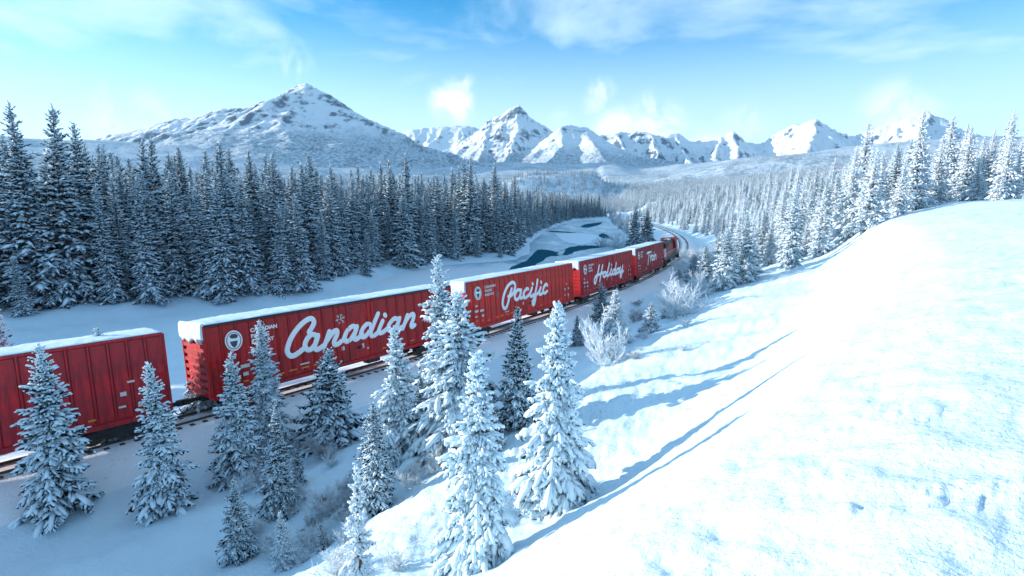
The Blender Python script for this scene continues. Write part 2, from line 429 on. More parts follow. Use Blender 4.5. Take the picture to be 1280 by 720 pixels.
def build_ground():
    rs = [0.0]; r = 1.2
    while r < 14000: rs.append(r); r *= 1.0195 if r < 420 else 1.03
    rs = np.array(rs[1:])
    az = np.concatenate([np.arange(-56, 56, 0.2), np.arange(56, 304, 3.0)]) * math.pi / 180
    A, Rr = np.meshgrid(az, rs)
    x = (np.sin(A) * Rr).ravel(); y = (np.cos(A) * Rr).ravel(); z = ground(x, y)
    na, nr = len(az), len(rs); idx = np.arange(na * nr).reshape(nr, na)
    nx = np.roll(idx, -1, 1)
    Q = np.stack([idx[:-1], idx[1:], nx[1:], nx[:-1]], -1).reshape(-1, 4)
    V = np.stack([x, y, z], 1); V = np.vstack([V, [[0, 0, gz(0, 0)]]]); c = len(V) - 1
    T = np.stack([idx[0], nx[0], np.full(na, c)], 1)
    m, w = material('ground_snow')
    geo = w.n('ShaderNodeNewGeometry'); sep = w.n('ShaderNodeSeparateXYZ', {0: geo})
    r2 = w.n('ShaderNodeVectorMath', {0: geo}, operation='LENGTH')
    n1 = w.n('ShaderNodeTexNoise', {'Vector': geo, 'Scale': 7.0, 'Detail': 6.0, 'Roughness': 0.68})
    n2 = w.n('ShaderNodeTexNoise', {'Vector': geo, 'Scale': 0.7, 'Detail': 6.0, 'Roughness': 0.6})
    n3 = w.n('ShaderNodeTexNoise', {'Vector': geo, 'Scale': 0.055, 'Detail': 9.0, 'Roughness': 0.75})
    n4 = w.n('ShaderNodeTexNoise', {'Vector': geo, 'Scale': 0.006, 'Detail': 8.0, 'Roughness': 0.65})
    base = w.ramp((n2, 0), [(0.3, (0.62, 0.81, 0.92)), (0.7, (0.67, 0.85, 0.95))])
    # farther off the snow is broken by forest that is too small to tell apart
    far = w.smooth((r2, 'Value'), 500.0, 1500.0)
    fk = w.math('ADD', w.math('MULTIPLY', (n3, 0), 0.8), w.math('MULTIPLY', (n4, 0), 0.35))
    wood = w.mix(w.smooth(fk, 0.50, 0.68), (0.56, 0.66, 0.73), (0.15, 0.23, 0.30))
    col = w.mix(w.math('MULTIPLY', far, 0.85), base, wood)
    h = w.math('ADD', (n1, 0), w.math('MULTIPLY', (n2, 0), 2.0))
    finish(w, col, 0.62, h, 0.06, spec=0.25)
    me = mk_mesh('ground', V, [(Q, 0), (T, 0)], True, [m])
    tag(obj('ground', me), 'snow covered valley floor and hillside', kind='structure')
build_ground()

# river: dark open water under sheets of snowy ice
HOLES = [[(-1.3,121.9),(0.0,137.2),(2.3,145.4),(4.9,156.7),(8.4,185.3),(11.7,188.2),(15.4,179.9),(18.5,188.2),(15.6,167.5),(10.9,160.8),(7.6,145.4),(4.1,132.6),(1.9,121.9)],
         [(15.0,174.0),(21.8,200.6),(28.2,209.5),(33.3,207.4),(36.2,202.6),(30.2,194.2),(24.0,185.3),(19.2,172.2),(16.5,166.2)],
         [(45.6,280.4),(51.0,299.6),(50.2,277.9),(47.4,249.7),(45.6,237.1),(45.1,249.7),(43.4,254.9)],
         [(23.0,330.1),(28.6,326.6),(34.4,318.1),(38.6,311.7),(32.9,304.0),(26.4,310.1),(22.3,314.9)],
         [(50.5,393.1),(62.2,450.4),(76.9,485.7),(83.8,497.4),(71.1,434.6),(61.6,400.8),(52.8,375.6)]]
rng0 = np.random.default_rng(5)
def smooth_loop(P, sub=6, jit=0.5):
    P = np.array(P, float); n = len(P); out = []
    for i in range(n):
        p0, p1, p2, p3 = P[i - 1], P[i], P[(i + 1) % n], P[(i + 2) % n]
        for t in np.linspace(0, 1, sub, endpoint=False):
            out.append(0.5 * ((2 * p1) + (-p0 + p2) * t + (2 * p0 - 5 * p1 + 4 * p2 - p3) * t * t + (-p0 + 3 * p1 - 3 * p2 + p3) * t ** 3))
    out = np.array(out)
    ph = np.arange(len(out))
    out[:, 0] += jit * noise(ph * 0.45, ph * 0 + 3.3, 7); out[:, 1] += jit * 3 * noise(ph * 0.45, ph * 0 + 9.1, 8)
    return out
def build_river():
    cu = bpy.data.curves.new('ice', 'CURVE'); cu.dimensions = '2D'; cu.fill_mode = 'BOTH'; cu.extrude = 0.13; cu.resolution_u = 1
    outer = [(-40, 92), (30, 92), (56, 130), (64, 200), (66, 300), (84, 400), (120, 520), (180, 640), (90, 640), (30, 470), (2, 330), (-8, 230), (-12, 170), (-40, 150)]
    for lp in [np.array(outer, float)] + [smooth_loop(h) for h in HOLES]:
        sp = cu.splines.new('POLY'); sp.points.add(len(lp) - 1); sp.use_cyclic_u = True
        for p, q in zip(sp.points, lp): p.co = (q[0], q[1], 0, 1)
    tmp = bpy.data.objects.new('tmp', cu)
    me = bpy.data.meshes.new_from_object(tmp); bpy.data.objects.remove(tmp)
    m, w = material('river_ice')
    geo = w.n('ShaderNodeNewGeometry')
    mp = w.n('ShaderNodeMapping', {0: geo, 'Scale': (1, 0.35, 1)})
    n = w.n('ShaderNodeTexNoise', {'Vector': mp, 'Scale': 0.12, 'Detail': 8.0, 'Roughness': 0.7})
    k = w.smooth((n, 0), 0.38, 0.54)
    k = w.math('MULTIPLY', k, w.smooth((w.n('ShaderNodeSeparateXYZ', {0: geo}), 1), 128.0, 150.0))
    finish(w, w.mix(k, (0.72, 0.83, 0.91), (0.22, 0.44, 0.57)), w.ramp(k, [(0, 0.6), (1, 0.35)]), (n, 0), 0.05, spec=0.3)
    me.materials.clear(); me.materials.append(m)
    o = obj('river_ice', me, None, None, (0, 0, ICE_Z - 0.13)); tag(o, 'broken sheet of snowy blue ice on the river', kind='structure')
    # the clean white floe in mid river
    fl = smooth_loop([(23.6,291.1),(29.2,298.1),(36.9,298.1),(43.0,288.3),(43.3,268.2),(41.1,244.7),(34.3,224.9),(27.8,211.4),(25.4,216.7),(22.5,235.3)], 6, .6)
    mb = MB(); mb.prism([tuple(p) for p in fl], 'z', ICE_Z - 0.02, ICE_Z + 0.14)
    tag(obj('snow_floe', mb.mesh('snow_floe'), M['snow']), 'smooth white snow-covered ice floe in the middle of the river', kind='structure')
    m, w = material('river_water')
    geo = w.n('ShaderNodeNewGeometry')
    n = w.n('ShaderNodeTexNoise', {'Vector': geo, 'Scale': 0.8, 'Detail': 4.0})
    finish(w, (0.02, 0.11, 0.165, 1), 0.25, (n, 0), 0.03, spec=0.0)
    V = [(-60, 80, WATER_Z), (260, 80, WATER_Z), (260, 700, WATER_Z), (-60, 700, WATER_Z)]
    tag(obj('river', mk_mesh('river', V, [(np.array([[0, 1, 2, 3]]), 0)], False, [m])), 'dark teal open water of the winding river', kind='structure')
build_river()

# track: snowy bed, sleepers, two rails
def sweep(name, prof, a0, a1, step, mat, parent, wob=0.0, smooth=True, closed=False):
    k0 = int(a0 - PATH[0, 3]); k1 = int(a1 - PATH[0, 3]); P = PATH[k0:k1 + 1:step]; prof = np.array(prof, float)
    c, sn = math.cos(CANT), math.sin(CANT); m = len(prof); V = []
    for p in P:
        r2 = prof[:, 0] * c - prof[:, 1] * sn; z2 = prof[:, 1] * c + prof[:, 0] * sn
        x = p[0] + math.cos(p[2]) * r2; y = p[1] - math.sin(p[2]) * r2
        if wob: z2 = z2 + wob * noise(x * 1.7, y * 1.7, 12) * np.where(np.abs(prof[:, 0]) > 1.0, 1, .3)
        V.append(np.stack([x, y, z2], 1))
    V = np.concatenate(V); idx = np.arange(len(V)).reshape(len(P), m)
    if closed: nx = np.roll(idx, -1, 1)
    else: nx = idx[:, 1:]; idx = idx[:, :-1]
    Q = np.stack([idx[:-1], nx[:-1], nx[1:], idx[1:]], -1).reshape(-1, 4)
    me = mk_mesh(name, V, [(Q, 0)], smooth, [mat]); return obj(name, me, None, parent)
def build_track():
    root = empty('railway_track', (TX0, TY0, 0)); inv = Matrix.Translation((-TX0, -TY0, 0))
    tag(root, 'single snow-dusted railway track curving along the hillside under the train', 'railway track')
    m, w = material('track_snow')
    geo = w.n('ShaderNodeNewGeometry')
    n = w.n('ShaderNodeTexNoise', {'Vector': geo, 'Scale': 5.0, 'Detail': 6.0, 'Roughness': 0.7})
    n2 = w.n('ShaderNodeTexNoise', {'Vector': geo, 'Scale': 0.5, 'Detail': 4.0})
    k = w.smooth(w.math('ADD', w.math('MULTIPLY', (n, 0), 0.7), w.math('MULTIPLY', (n2, 0), 0.4)), 0.64, 0.74)
    finish(w, w.mix(k, (0.82, 0.86, 0.90), (0.17, 0.18, 0.20)), 0.7, (n, 0), 0.06, spec=0.2)
    bed = [(-4.6, -1.9), (-3.9, -1.15), (-2.6, -.42), (-1.6, -.22), (-.95, -.15), (-.83, -.12), (-.62, -.14), (0, -.12), (.62, -.14), (.83, -.12), (.95, -.15), (1.6, -.20), (2.7, -.40), (3.6, -1.0), (4.6, -1.9)]
    parts = [sweep('track_bed', bed, -115, 560, 1, m, root, 0.07)]
    for sx in (-.7525, .7525):
        pr = [(sx - .07, -.17), (sx + .07, -.17), (sx + .02, -.13), (sx + .02, -.04), (sx + .036, -.03), (sx + .036, 0), (sx - .036, 0), (sx - .036, -.03), (sx - .02, -.04), (sx - .02, -.13)]
        parts.append(sweep('rail', pr, -115, 560, 2, M['steel'], root, 0, False, True))
    mb = MB()
    for a in np.arange(-60, 330, 0.62):
        p = PATH[int(round(a - PATH[0, 3]))]; da = a - p[3]
        fw = np.array([math.sin(p[2]), math.cos(p[2])]); rt = np.array([math.cos(p[2]), -math.sin(p[2])]); c0 = p[:2] + fw * da
        V = []
        for ss in (-1.3, 1.3):
            for tt in (-.11, .11):
                for zz in (-.3, -.140): q = c0 + rt * ss + fw * tt; V.append((q[0], q[1], zz + ss * math.sin(CANT)))
        mb.add(V, [(0, 1, 3, 2), (4, 6, 7, 5), (0, 4, 5, 1), (2, 3, 7, 6), (0, 2, 6, 4), (1, 5, 7, 3)])
    sl = obj('sleepers', mb.mesh('sleepers'), M['sleeper'], root); tag(sl, kind='stuff'); parts.append(sl)
    for o in parts: o.matrix_parent_inverse = inv
build_track()

# ------------------------------------------------------------------ mountains
def mountain_material(name, tree_top, fade):
    m, w = material(name)
    geo = w.n('ShaderNodeNewGeometry'); pos = w.n('ShaderNodeSeparateXYZ', {0: geo}); nr = w.n('ShaderNodeSeparateXYZ', {0: (geo, 'Normal')})
    n1 = w.n('ShaderNodeTexNoise', {'Vector': geo, 'Scale': 0.004, 'Detail': 10.0, 'Roughness': 0.68})
    n2 = w.n('ShaderNodeTexNoise', {'Vector': geo, 'Scale': 0.035, 'Detail': 8.0, 'Roughness': 0.75})
    mp = w.n('ShaderNodeMapping', {0: geo, 'Scale': (0.0016, 0.0016, 0.034), 'Rotation': (0.10, -0.06, 0)})
    st = w.n('ShaderNodeTexNoise', {'Vector': mp, 'Scale': 1.0, 'Detail': 6.0, 'Roughness': 0.65})
    mg = w.n('ShaderNodeMapping', {0: geo, 'Scale': (0.0075, 0.004, 0.0012), 'Rotation': (0, 0.2, 0)})
    gul = w.n('ShaderNodeTexNoise', {'Vector': mg, 'Scale': 1.0, 'Detail': 8.0, 'Roughness': 0.62})
    k = w.math('ADD', w.math('MULTIPLY', w.math('SUBTRACT', (gul, 0), 0.5), 0.9), w.math('MULTIPLY', (nr, 2), -1.0))
    k = w.math('ADD', k, w.math('ADD', w.math('MULTIPLY', (n1, 0), 0.55), w.math('ADD', w.math('MULTIPLY', (st, 0), 0.35), w.math('MULTIPLY', (n2, 0), 0.30))))
    rock = w.smooth(k, -0.14 + fade, 0.06 + fade)
    c = w.mix(rock, (0.78, 0.86, 0.92), (0.07, 0.12, 0.18))
    hz = w.math('ADD', (pos, 2), w.math('MULTIPLY', w.math('SUBTRACT', (n1, 0), 0.5), 520.0))
    low = w.n('ShaderNodeMapRange', {0: hz, 1: tree_top - 130.0, 2: tree_top + 70.0, 3: 1.0, 4: 0.0}, interpolation_type='SMOOTHSTEP')
    wood = w.mix(w.smooth((n2, 0), 0.40, 0.62), (0.54, 0.66, 0.74), (0.09, 0.16, 0.23))
    finish(w, w.mix(w.math('MULTIPLY', low, 0.8), c, wood), 0.75, w.math('ADD', (n2, 0), (n1, 0)), 14.0, spec=0.1)
    return m

def mountain(name, label, ridges, x0, x1, y0, y1, step, slope, seed, mat, rough=1.0, base=300.0):
    """crest and spur lines of known height; the flanks fall away from them and are cut by gullies"""
    xs = np.arange(x0, x1, step); ys = np.arange(y0, y1, step)
    X, Y = np.meshgrid(xs, ys); sh = X.shape; x = X.ravel(); y = Y.ravel()
    wx = x + 45 * fbm(x / 420, y / 420, 4, seed + 3) * rough; wy = y + 45 * fbm(x / 420, y / 420, 3, seed + 8) * rough
    z = np.full(len(x), -1e9); rg = np.random.default_rng(seed)
    spurs = []
    for li, line in enumerate(ridges):
        L = [np.array(q, float) for q in line]; acc = rg.uniform(40, 120)
        for a, b in zip(L[:-1], L[1:]):
            d = np.hypot(*(b - a)[:2]); u = (b - a)[:2] / max(d, 1e-6); t = acc
            while t < d:
                p = a + (b - a) * t / d
                for sg in (-1, 1):
                    ln = rg.uniform(.35, 1.0) * max(60, (p[2] - base) / slope) * (1 if li == 0 else .6)
                    q = np.array([-u[1], u[0]]) * sg + u * rg.uniform(-.5, .5) * (1 if li == 0 else .9); q /= np.hypot(*q)
                    e1 = p[:2] + q * ln * .5 + rg.normal(0, ln * .06, 2); e2 = e1 + q * ln * .5 + rg.normal(0, ln * .1, 2)
                    dip = slope * rg.uniform(.78, .92)
                    spurs.append([tuple(p - np.array([0, 0, 14])), (*e1, p[2] - 14 - dip * ln * .5), (*e2, p[2] - 14 - dip * ln)])
                t += rg.uniform(90, 220) if li == 0 else rg.uniform(160, 320)
            acc = t - d
    for line in list(ridges) + spurs:
        for a, b in zip(line[:-1], line[1:]):
            a = np.array(a, float); b = np.array(b, float); u = b[:2] - a[:2]; L2 = max(1e-6, (u ** 2).sum())
            t = np.clip(((wx - a[0]) * u[0] + (wy - a[1]) * u[1]) / L2, 0, 1)
            d = np.hypot(wx - a[0] - t * u[0], wy - a[1] - t * u[1]); h = a[2] + (b[2] - a[2]) * t
            z = np.maximum(z, h - slope * 1.18 * d * (1 - 0.30 * np.clip(d / 1500, 0, 1)))
    rel = np.clip((z - base) / 700, 0, 1)
    z = z + rough * (sstep(rel, 0, .25)) * (16 * (fbm(x / 330, y / 330, 5, seed, 0.55, True) - 0.6) + 9 * fbm(x / 60, y / 60, 3, seed + 5, 0.6, True))
    edge = np.minimum.reduce([x - x0, x1 - x, y - y0, y1 - y]); z = np.where(edge < step * 1.5, np.minimum(z, base - 300), z)
    z = np.maximum(z, base - 300)
    idx = np.arange(len(x)).reshape(sh)
    Q = np.stack([idx[:-1, :-1], idx[:-1, 1:], idx[1:, 1:], idx[1:, :-1]], -1).reshape(-1, 4)
    keep = (z[Q] > base - 299).any(1); Q = Q[keep]
    used, invx = np.unique(Q, return_inverse=True)
    me = mk_mesh(name, np.stack([x, y, z], 1)[used], [(invx.reshape(-1, 4), 0)], True, [mat])
    return tag(obj(name, me), label, kind='structure')

def P(px, py, Y): return tuple(at(px, py, Y))
MM1 = mountain_material('mountain_near', 640.0, -0.12); MM2 = mountain_material('mountain_mid', 640.0, 0.02); MM3 = mountain_material('mountain_far', 500.0, 0.04)
pk = (385, 106)
mountain('mountain', 'tall pointed snowy mountain at the left with a long right ridge',
   [[P(120, 175, 6300), P(220, 150, 6100), P(300, 136, 5900), P(335, 128, 5800), P(347, 124, 5700), P(366, 112, 5600), P(*pk, 5500), P(400, 112, 5450), P(425, 129, 5350), P(455, 149, 5200), P(490, 164, 5050), P(530, 184, 4900), P(575, 197, 4750), P(620, 207, 4600)],
    [P(*pk, 5500), P(392, 140, 5100), P(398, 172, 4700), P(405, 196, 4300)],
    [P(347, 124, 5700), P(352, 160, 5150), P(350, 190, 4600)],
    [P(425, 129, 5350), P(440, 165, 4900), P(450, 190, 4500)],
    [P(300, 136, 5900), P(290, 165, 5300), P(280, 192, 4700)], [P(220, 150, 6100), P(190, 185, 5200)], [P(455, 149, 5200), P(478, 180, 4800)]],
   -5200, 200, 3600, 7600, 19, 0.60, 3, MM1, 1.0, 330)
mountain('mountain', 'steep snowy peak with a blocky summit in the middle of the range',
   [[P(520, 200, 7300), P(560, 189, 7300), P(590, 169, 7300), P(612, 152, 7300), P(625, 143, 7300), P(636, 138, 7250), P(650, 134, 7200), P(660, 142, 7150), P(668, 157, 7150), P(682, 166, 7150), P(700, 180, 7100), P(740, 200, 7000)],
    [P(650, 134, 7200), P(648, 160, 6800), P(640, 185, 6300), P(632, 204, 5900)], [P(612, 152, 7300), P(604, 180, 6700), P(600, 203, 6200)], [P(668, 157, 7150), P(684, 188, 6600), P(690, 206, 6200)]],
   -1900, 1300, 5300, 8600, 20, 0.85, 11, MM2, 1.25, 380)
mountain('mountain', 'broad flat-topped white mountain right of the blocky peak',
   [[P(640, 206, 6100), P(672, 192, 6300), P(690, 174, 6400), P(704, 161, 6450), P(714, 158, 6500), P(732, 160, 6500), P(741, 169, 6450), P(750, 180, 6400), P(775, 194, 6300), P(830, 206, 6000)],
    [P(732, 160, 6500), P(738, 182, 6000), P(750, 200, 5600)], [P(704, 161, 6450), P(700, 185, 6000), P(690, 204, 5600)], [P(775, 194, 6300), P(850, 203, 5800), P(900, 212, 5300)]],
   -300, 2700, 4900, 7700, 19, 0.62, 23, MM2, 0.9, 380)
mountain('mountain', 'long cloud-capped snowy ridge behind the flat-topped mountain',
   [[P(700, 182, 8800), P(740, 172, 8800), P(775, 166, 8800), P(815, 167, 8700), P(845, 176, 8600), P(870, 192, 8500), P(900, 206, 8400)],
    [P(775, 166, 8800), P(782, 195, 8000)], [P(815, 167, 8700), P(822, 198, 7900)], [P(845, 176, 8600), P(862, 204, 7800)]],
   500, 3900, 7300, 10000, 24, 0.9, 31, MM2, 1.3, 450)
mountain('mountain', 'pale twin-peaked range at the right edge of the valley',
   [[P(800, 190, 10500), P(832, 172, 10500), P(848, 166, 10500), P(862, 178, 10500), P(885, 178, 10500), P(903, 171, 10500), P(916, 165, 10500), P(928, 175, 10500), P(945, 182, 10500), P(985, 160, 10300), P(1020, 150, 10000), P(1060, 172, 9800), P(1110, 158, 9500), P(1160, 140, 9300), P(1220, 168, 9000), P(1290, 180, 8800)],
    [P(848, 166, 10500), P(852, 195, 9700)], [P(916, 165, 10500), P(922, 196, 9600)], [P(1020, 150, 10000), P(1010, 195, 8800)], [P(1160, 140, 9300), P(1140, 190, 8200)], [P(903, 171, 10500), P(893, 195, 9700)]],
   2300, 9500, 8000, 12000, 30, 0.8, 47, MM3, 1.3, 450)
mountain('mountain', 'distant bright snowfield massif between the pointed peak and the blocky peak',
   [[P(440, 185, 12500), P(500, 168, 12500), P(520, 162, 12500), P(545, 160, 12500), P(575, 157, 12500), P(598, 162, 12500), P(640, 172, 12500), P(680, 185, 12500)],
    [P(520, 162, 12500), P(515, 190, 11500)], [P(575, 157, 12500), P(568, 190, 11400)]],
   -4200, 1200, 10800, 13800, 32, 0.7, 59, MM3, 1.1, 500)

# ------------------------------------------------------------------ train
LETTERS = {
    'Canadian': [[(-3.26,3.61),(-3.03,3.86),(-2.87,4.13),(-2.94,4.36),(-3.17,4.42),(-3.6,4.24),(-4.08,3.88),(-4.47,3.44),(-4.72,2.98),(-4.78,2.67),(-4.65,2.42),(-4.4,2.36),(-4.06,2.48),(-3.64,2.69)],
      [(-2.88,3.35),(-3.13,3.41),(-3.41,3.23),(-3.6,2.93),(-3.59,2.66),(-3.41,2.5),(-3.17,2.55),(-2.88,2.85),(-2.69,3.24)],
      [(-2.69,3.28),(-2.9,2.84),(-2.99,2.57),(-2.88,2.41),(-2.65,2.44),(-2.36,2.56)],
      [(-1.86,3.38),(-2.08,2.95),(-2.34,2.48)],
      [(-2.18,2.75),(-1.82,3.09),(-1.51,3.33),(-1.3,3.31),(-1.35,3.05),(-1.59,2.68),(-1.57,2.46),(-1.34,2.45),(-1.04,2.58),(-0.77,2.78)],
      [(0.15,3.28),(-0.1,3.4),(-0.46,3.24),(-0.76,2.88),(-0.79,2.59),(-0.59,2.48),(-0.27,2.64),(0.08,3.03),(0.22,3.32)],
      [(0.22,3.33),(-0.02,2.83),(-0.09,2.59),(0.08,2.48),(0.34,2.59),(0.58,2.76)],
      [(1.32,3.26),(1.05,3.35),(0.71,3.14),(0.5,2.83),(0.52,2.6),(0.74,2.52),(1.08,2.72),(1.39,3.09)],
      [(2.03,3.92),(1.66,3.36),(1.35,2.83),(1.26,2.57),(1.42,2.45),(1.71,2.52),(1.99,2.7)],
      [(2.37,3.35),(2.08,2.93),(1.96,2.67),(2.06,2.53),(2.33,2.56),(2.69,2.73)],
      [(2.59,3.75),(2.64,3.68)],
      [(3.7,3.25),(3.4,3.34),(3.03,3.12),(2.8,2.84),(2.83,2.59),(3.06,2.51),(3.38,2.65),(3.72,3),(3.88,3.3)],
      [(3.88,3.3),(3.66,2.85),(3.6,2.63),(3.75,2.52),(4.01,2.62)],
      [(4.62,3.39),(4.36,2.93),(4.08,2.48)],
      [(4.23,2.75),(4.66,3.19),(5.05,3.39),(5.23,3.3),(5.11,2.95),(4.9,2.61),(4.97,2.45),(5.24,2.54)]],
    'Pacific': [[(-2.74,3.71),(-3.07,3.21),(-3.5,2.45),(-3.84,2.08),(-4.1,2.08),(-4.29,2.3),(-4.29,2.73),(-4.03,3.3),(-3.49,3.93),(-2.85,4.25),(-2.4,4.26),(-2.15,4.03),(-2.23,3.65),(-2.56,3.26),(-2.94,3.09),(-3.35,3.07)],
      [(-1.35,3.4),(-1.8,3.46),(-2.19,3.21),(-2.32,2.87),(-2.15,2.61),(-1.79,2.63),(-1.4,2.94),(-1.18,3.38)],
      [(-1.18,3.39),(-1.43,2.9),(-1.38,2.63),(-1.03,2.66),(-0.75,2.81)],
      [(0.03,3.33),(-0.26,3.39),(-0.69,3.12),(-0.9,2.79),(-0.69,2.56),(-0.31,2.59),(0.27,2.81)],
      [(0.74,3.35),(0.39,2.9),(0.33,2.63),(0.59,2.53),(1.04,2.67)],
      [(0.88,3.77),(0.92,3.7)],
      [(1.83,4.01),(1.54,3.29),(1.14,2.5),(0.71,1.94),(0.71,1.69),(0.96,1.69),(1.19,2.08),(1.39,2.55),(1.72,2.66),(2.06,2.84)],
      [(2.37,3.2),(2.05,2.78),(2.03,2.57),(2.31,2.49),(2.76,2.66)],
      [(2.48,3.75),(2.52,3.67)],
      [(3.64,3.24),(3.49,3.4),(3.16,3.3),(2.81,2.96),(2.78,2.66),(3.06,2.51),(3.57,2.65)]],
    'Holiday': [[(-3.44,4.04),(-3.99,3.23),(-4.56,2.4),(-4.98,2.01),(-5.26,2.18),(-5.09,2.6),(-4.45,2.88),(-3.15,2.97),(-2.24,3.06)],
      [(-2.37,3.94),(-3.03,2.94),(-3.53,2.08)],
      [(-1.51,3.03),(-2.01,2.97),(-2.34,2.67),(-2.03,2.45),(-1.52,2.54),(-1.28,2.84),(-1.51,3.03),(-1.08,2.87),(-0.66,2.96)],
      [(-0.01,3.99),(-0.7,3.06),(-1.11,2.62),(-0.73,2.43),(-0.09,2.64)],
      [(0.69,3.21),(0.18,2.73),(0.36,2.44),(1.01,2.59)],
      [(0.79,3.73),(0.8,3.66)],
      [(1.87,3.02),(1.32,2.96),(0.96,2.65),(1.3,2.41),(1.89,2.59),(2.24,2.94)],
      [(2.52,3.8),(2.09,3.05),(1.75,2.56),(2.05,2.36),(2.57,2.52)],
      [(3.41,2.98),(2.82,2.94),(2.5,2.61),(2.83,2.39),(3.39,2.63),(3.66,2.95)],
      [(3.66,2.95),(3.38,2.55),(3.73,2.4),(4.02,2.51)],
      [(4.04,3.07),(3.71,2.71),(4.02,2.44),(4.66,2.77)],
      [(5.04,3.22),(4.59,2.45),(4.22,1.83),(3.84,1.77),(3.91,2.06),(4.51,2.29),(5.17,2.46)]],
    'Train': [[(-2.93,3.88),(-1.96,3.98),(-0.18,3.95)],
      [(-1.4,3.94),(-1.99,3.01),(-2.53,2.12)],
      [(-0.95,3.43),(-0.67,2.91),(-0.84,2.48)],
      [(-0.72,2.9),(-0.34,3.27),(0.21,3.34)],
      [(1.13,3.26),(0.47,3.25),(0.13,2.84),(0.35,2.53),(0.93,2.66),(1.31,3.21)],
      [(1.31,3.25),(1.13,2.73),(1.38,2.51)],
      [(1.87,3.22),(1.7,2.74),(1.75,2.5)],
      [(1.86,3.69),(1.89,3.63)],
      [(2.35,3.24),(2.23,2.53)],
      [(2.34,2.9),(2.73,3.21),(3.17,3.2),(3.2,2.83),(3.19,2.5)]],
}
LB, CO, SILL, TOP, HW = 18.4, 20.3, 1.0, 5.05, 1.55

def catmull(Pn, sub=7):
    Pn = [Pn[0]] + list(Pn) + [Pn[-1]]; Pn = np.array(Pn, float); out = []
    for i in range(1, len(Pn) - 2):
        p0, p1, p2, p3 = Pn[i - 1:i + 3]
        for t in np.linspace(0, 1, sub, endpoint=False):
            out.append(0.5 * ((2 * p1) + (-p0 + p2) * t + (2 * p0 - 5 * p1 + 4 * p2 - p3) * t * t + (-p0 + 3 * p1 - 3 * p2 + p3) * t ** 3))
    out.append(Pn[-2]); return np.array(out)

def script_mesh(word, width, x):
    """brush script: a round-ended flattened ribbon along each stroke, standing a few centimetres off the side"""
    Vs = []; Fs = []; n0 = 0; K = 8
    for si, st in enumerate(LETTERS[word]):
        c = catmull(st); d = np.gradient(c, axis=0); d /= np.maximum(1e-6, np.linalg.norm(d, axis=1))[:, None]; nn = np.stack([-d[:, 1], d[:, 0]], 1)
        h = width / 2
        # rounded ends
        ext = [(-.95, .25), (-.7, .72), (0, 1)]
        C = [c[0] + d[0] * h * e for e, _ in ext[:-1]] + list(c) + [c[-1] - d[-1] * h * e for e, _ in ext[:-1][::-1]]
        N = [nn[0]] * 2 + list(nn) + [nn[-1]] * 2; W = [ext[0][1], ext[1][1]] + [1] * len(c) + [ext[1][1], ext[0][1]]
        th = 0.026 + 0.0023 * (si % 5)
        V = []
        for p, q, w in zip(C, N, W):
            for j in range(K):
                a = 2 * math.pi * j / K; o = math.cos(a) * h * w; V.append((x + math.sin(a) * th * (.4 + .6 * w), p[0] + q[0] * o, p[1] + q[1] * o))
        m = len(C)
        F_ = [(i * K + j, i * K + (j + 1) % K, (i + 1) * K + (j + 1) % K, (i + 1) * K + j) for i in range(m - 1) for j in range(K)]
        F_ = [tuple(v + n0 for v in f) for f in F_] + [tuple(n0 + K - 1 - j for j in range(K)), tuple(n0 + (m - 1) * K + j for j in range(K))]
        Vs += V; Fs += F_; n0 += len(V)
    me = bpy.data.meshes.new('lettering'); me.from_pydata(Vs, [], Fs); me.update()
    bm = bmesh.new(); bm.from_mesh(me); bmesh.ops.recalc_face_normals(bm, faces=bm.faces); bm.to_mesh(me); bm.free()
    me.materials.append(None); return me

def text_mesh(txt, size, x, u, v):
    cu = bpy.data.curves.new('t', 'FONT'); cu.body = txt; cu.size = size; cu.extrude = 0.008; cu.offset = 0.012
    o = bpy.data.objects.new('t', cu); me = bpy.data.meshes.new_from_object(o); bpy.data.objects.remove(o)
    co = np.empty(len(me.vertices) * 3, np.float32); me.vertices.foreach_get('co', co); co = co.reshape(-1, 3)
    out = np.stack([x + co[:, 2], u + co[:, 0], v + co[:, 1]], 1).astype(np.float32)
    me.vertices.foreach_set('co', out.ravel()); me.update(); me.materials.clear(); me.materials.append(None)
    return me

EDGES = [-9.2, -8.4, -7.6, -6.8, -6.0, -5.25, -4.5, -3.75, -3.0, -2.25, -1.36, 1.72, 2.9, 3.75, 4.55, 5.4, 6.2, 6.95, 7.7, 8.45, 9.2]
CACHE = {}
def cached(key, fn):
    if key not in CACHE: CACHE[key] = fn()
    return CACHE[key]
def mbm(name, fn, smooth=False):
    def go():
        mb = MB(); fn(mb); return mb.mesh(name, smooth)
    return cached(name, go)

def wheel_mesh(r=0.46):
    def go():
        mb = MB(); k = 18
        for (ra, w0, w1) in ((r, 0.02, 0.14), (r + .03, -0.02, 0.02), (r * .45, 0.02, 0.17)):
            mb.prism([(ra * math.cos(2 * math.pi * i / k), ra * math.sin(2 * math.pi * i / k)) for i in range(k)], 'x', w0, w1)
        return mb.mesh('wheel')
    return cached(('wheel', r), go)

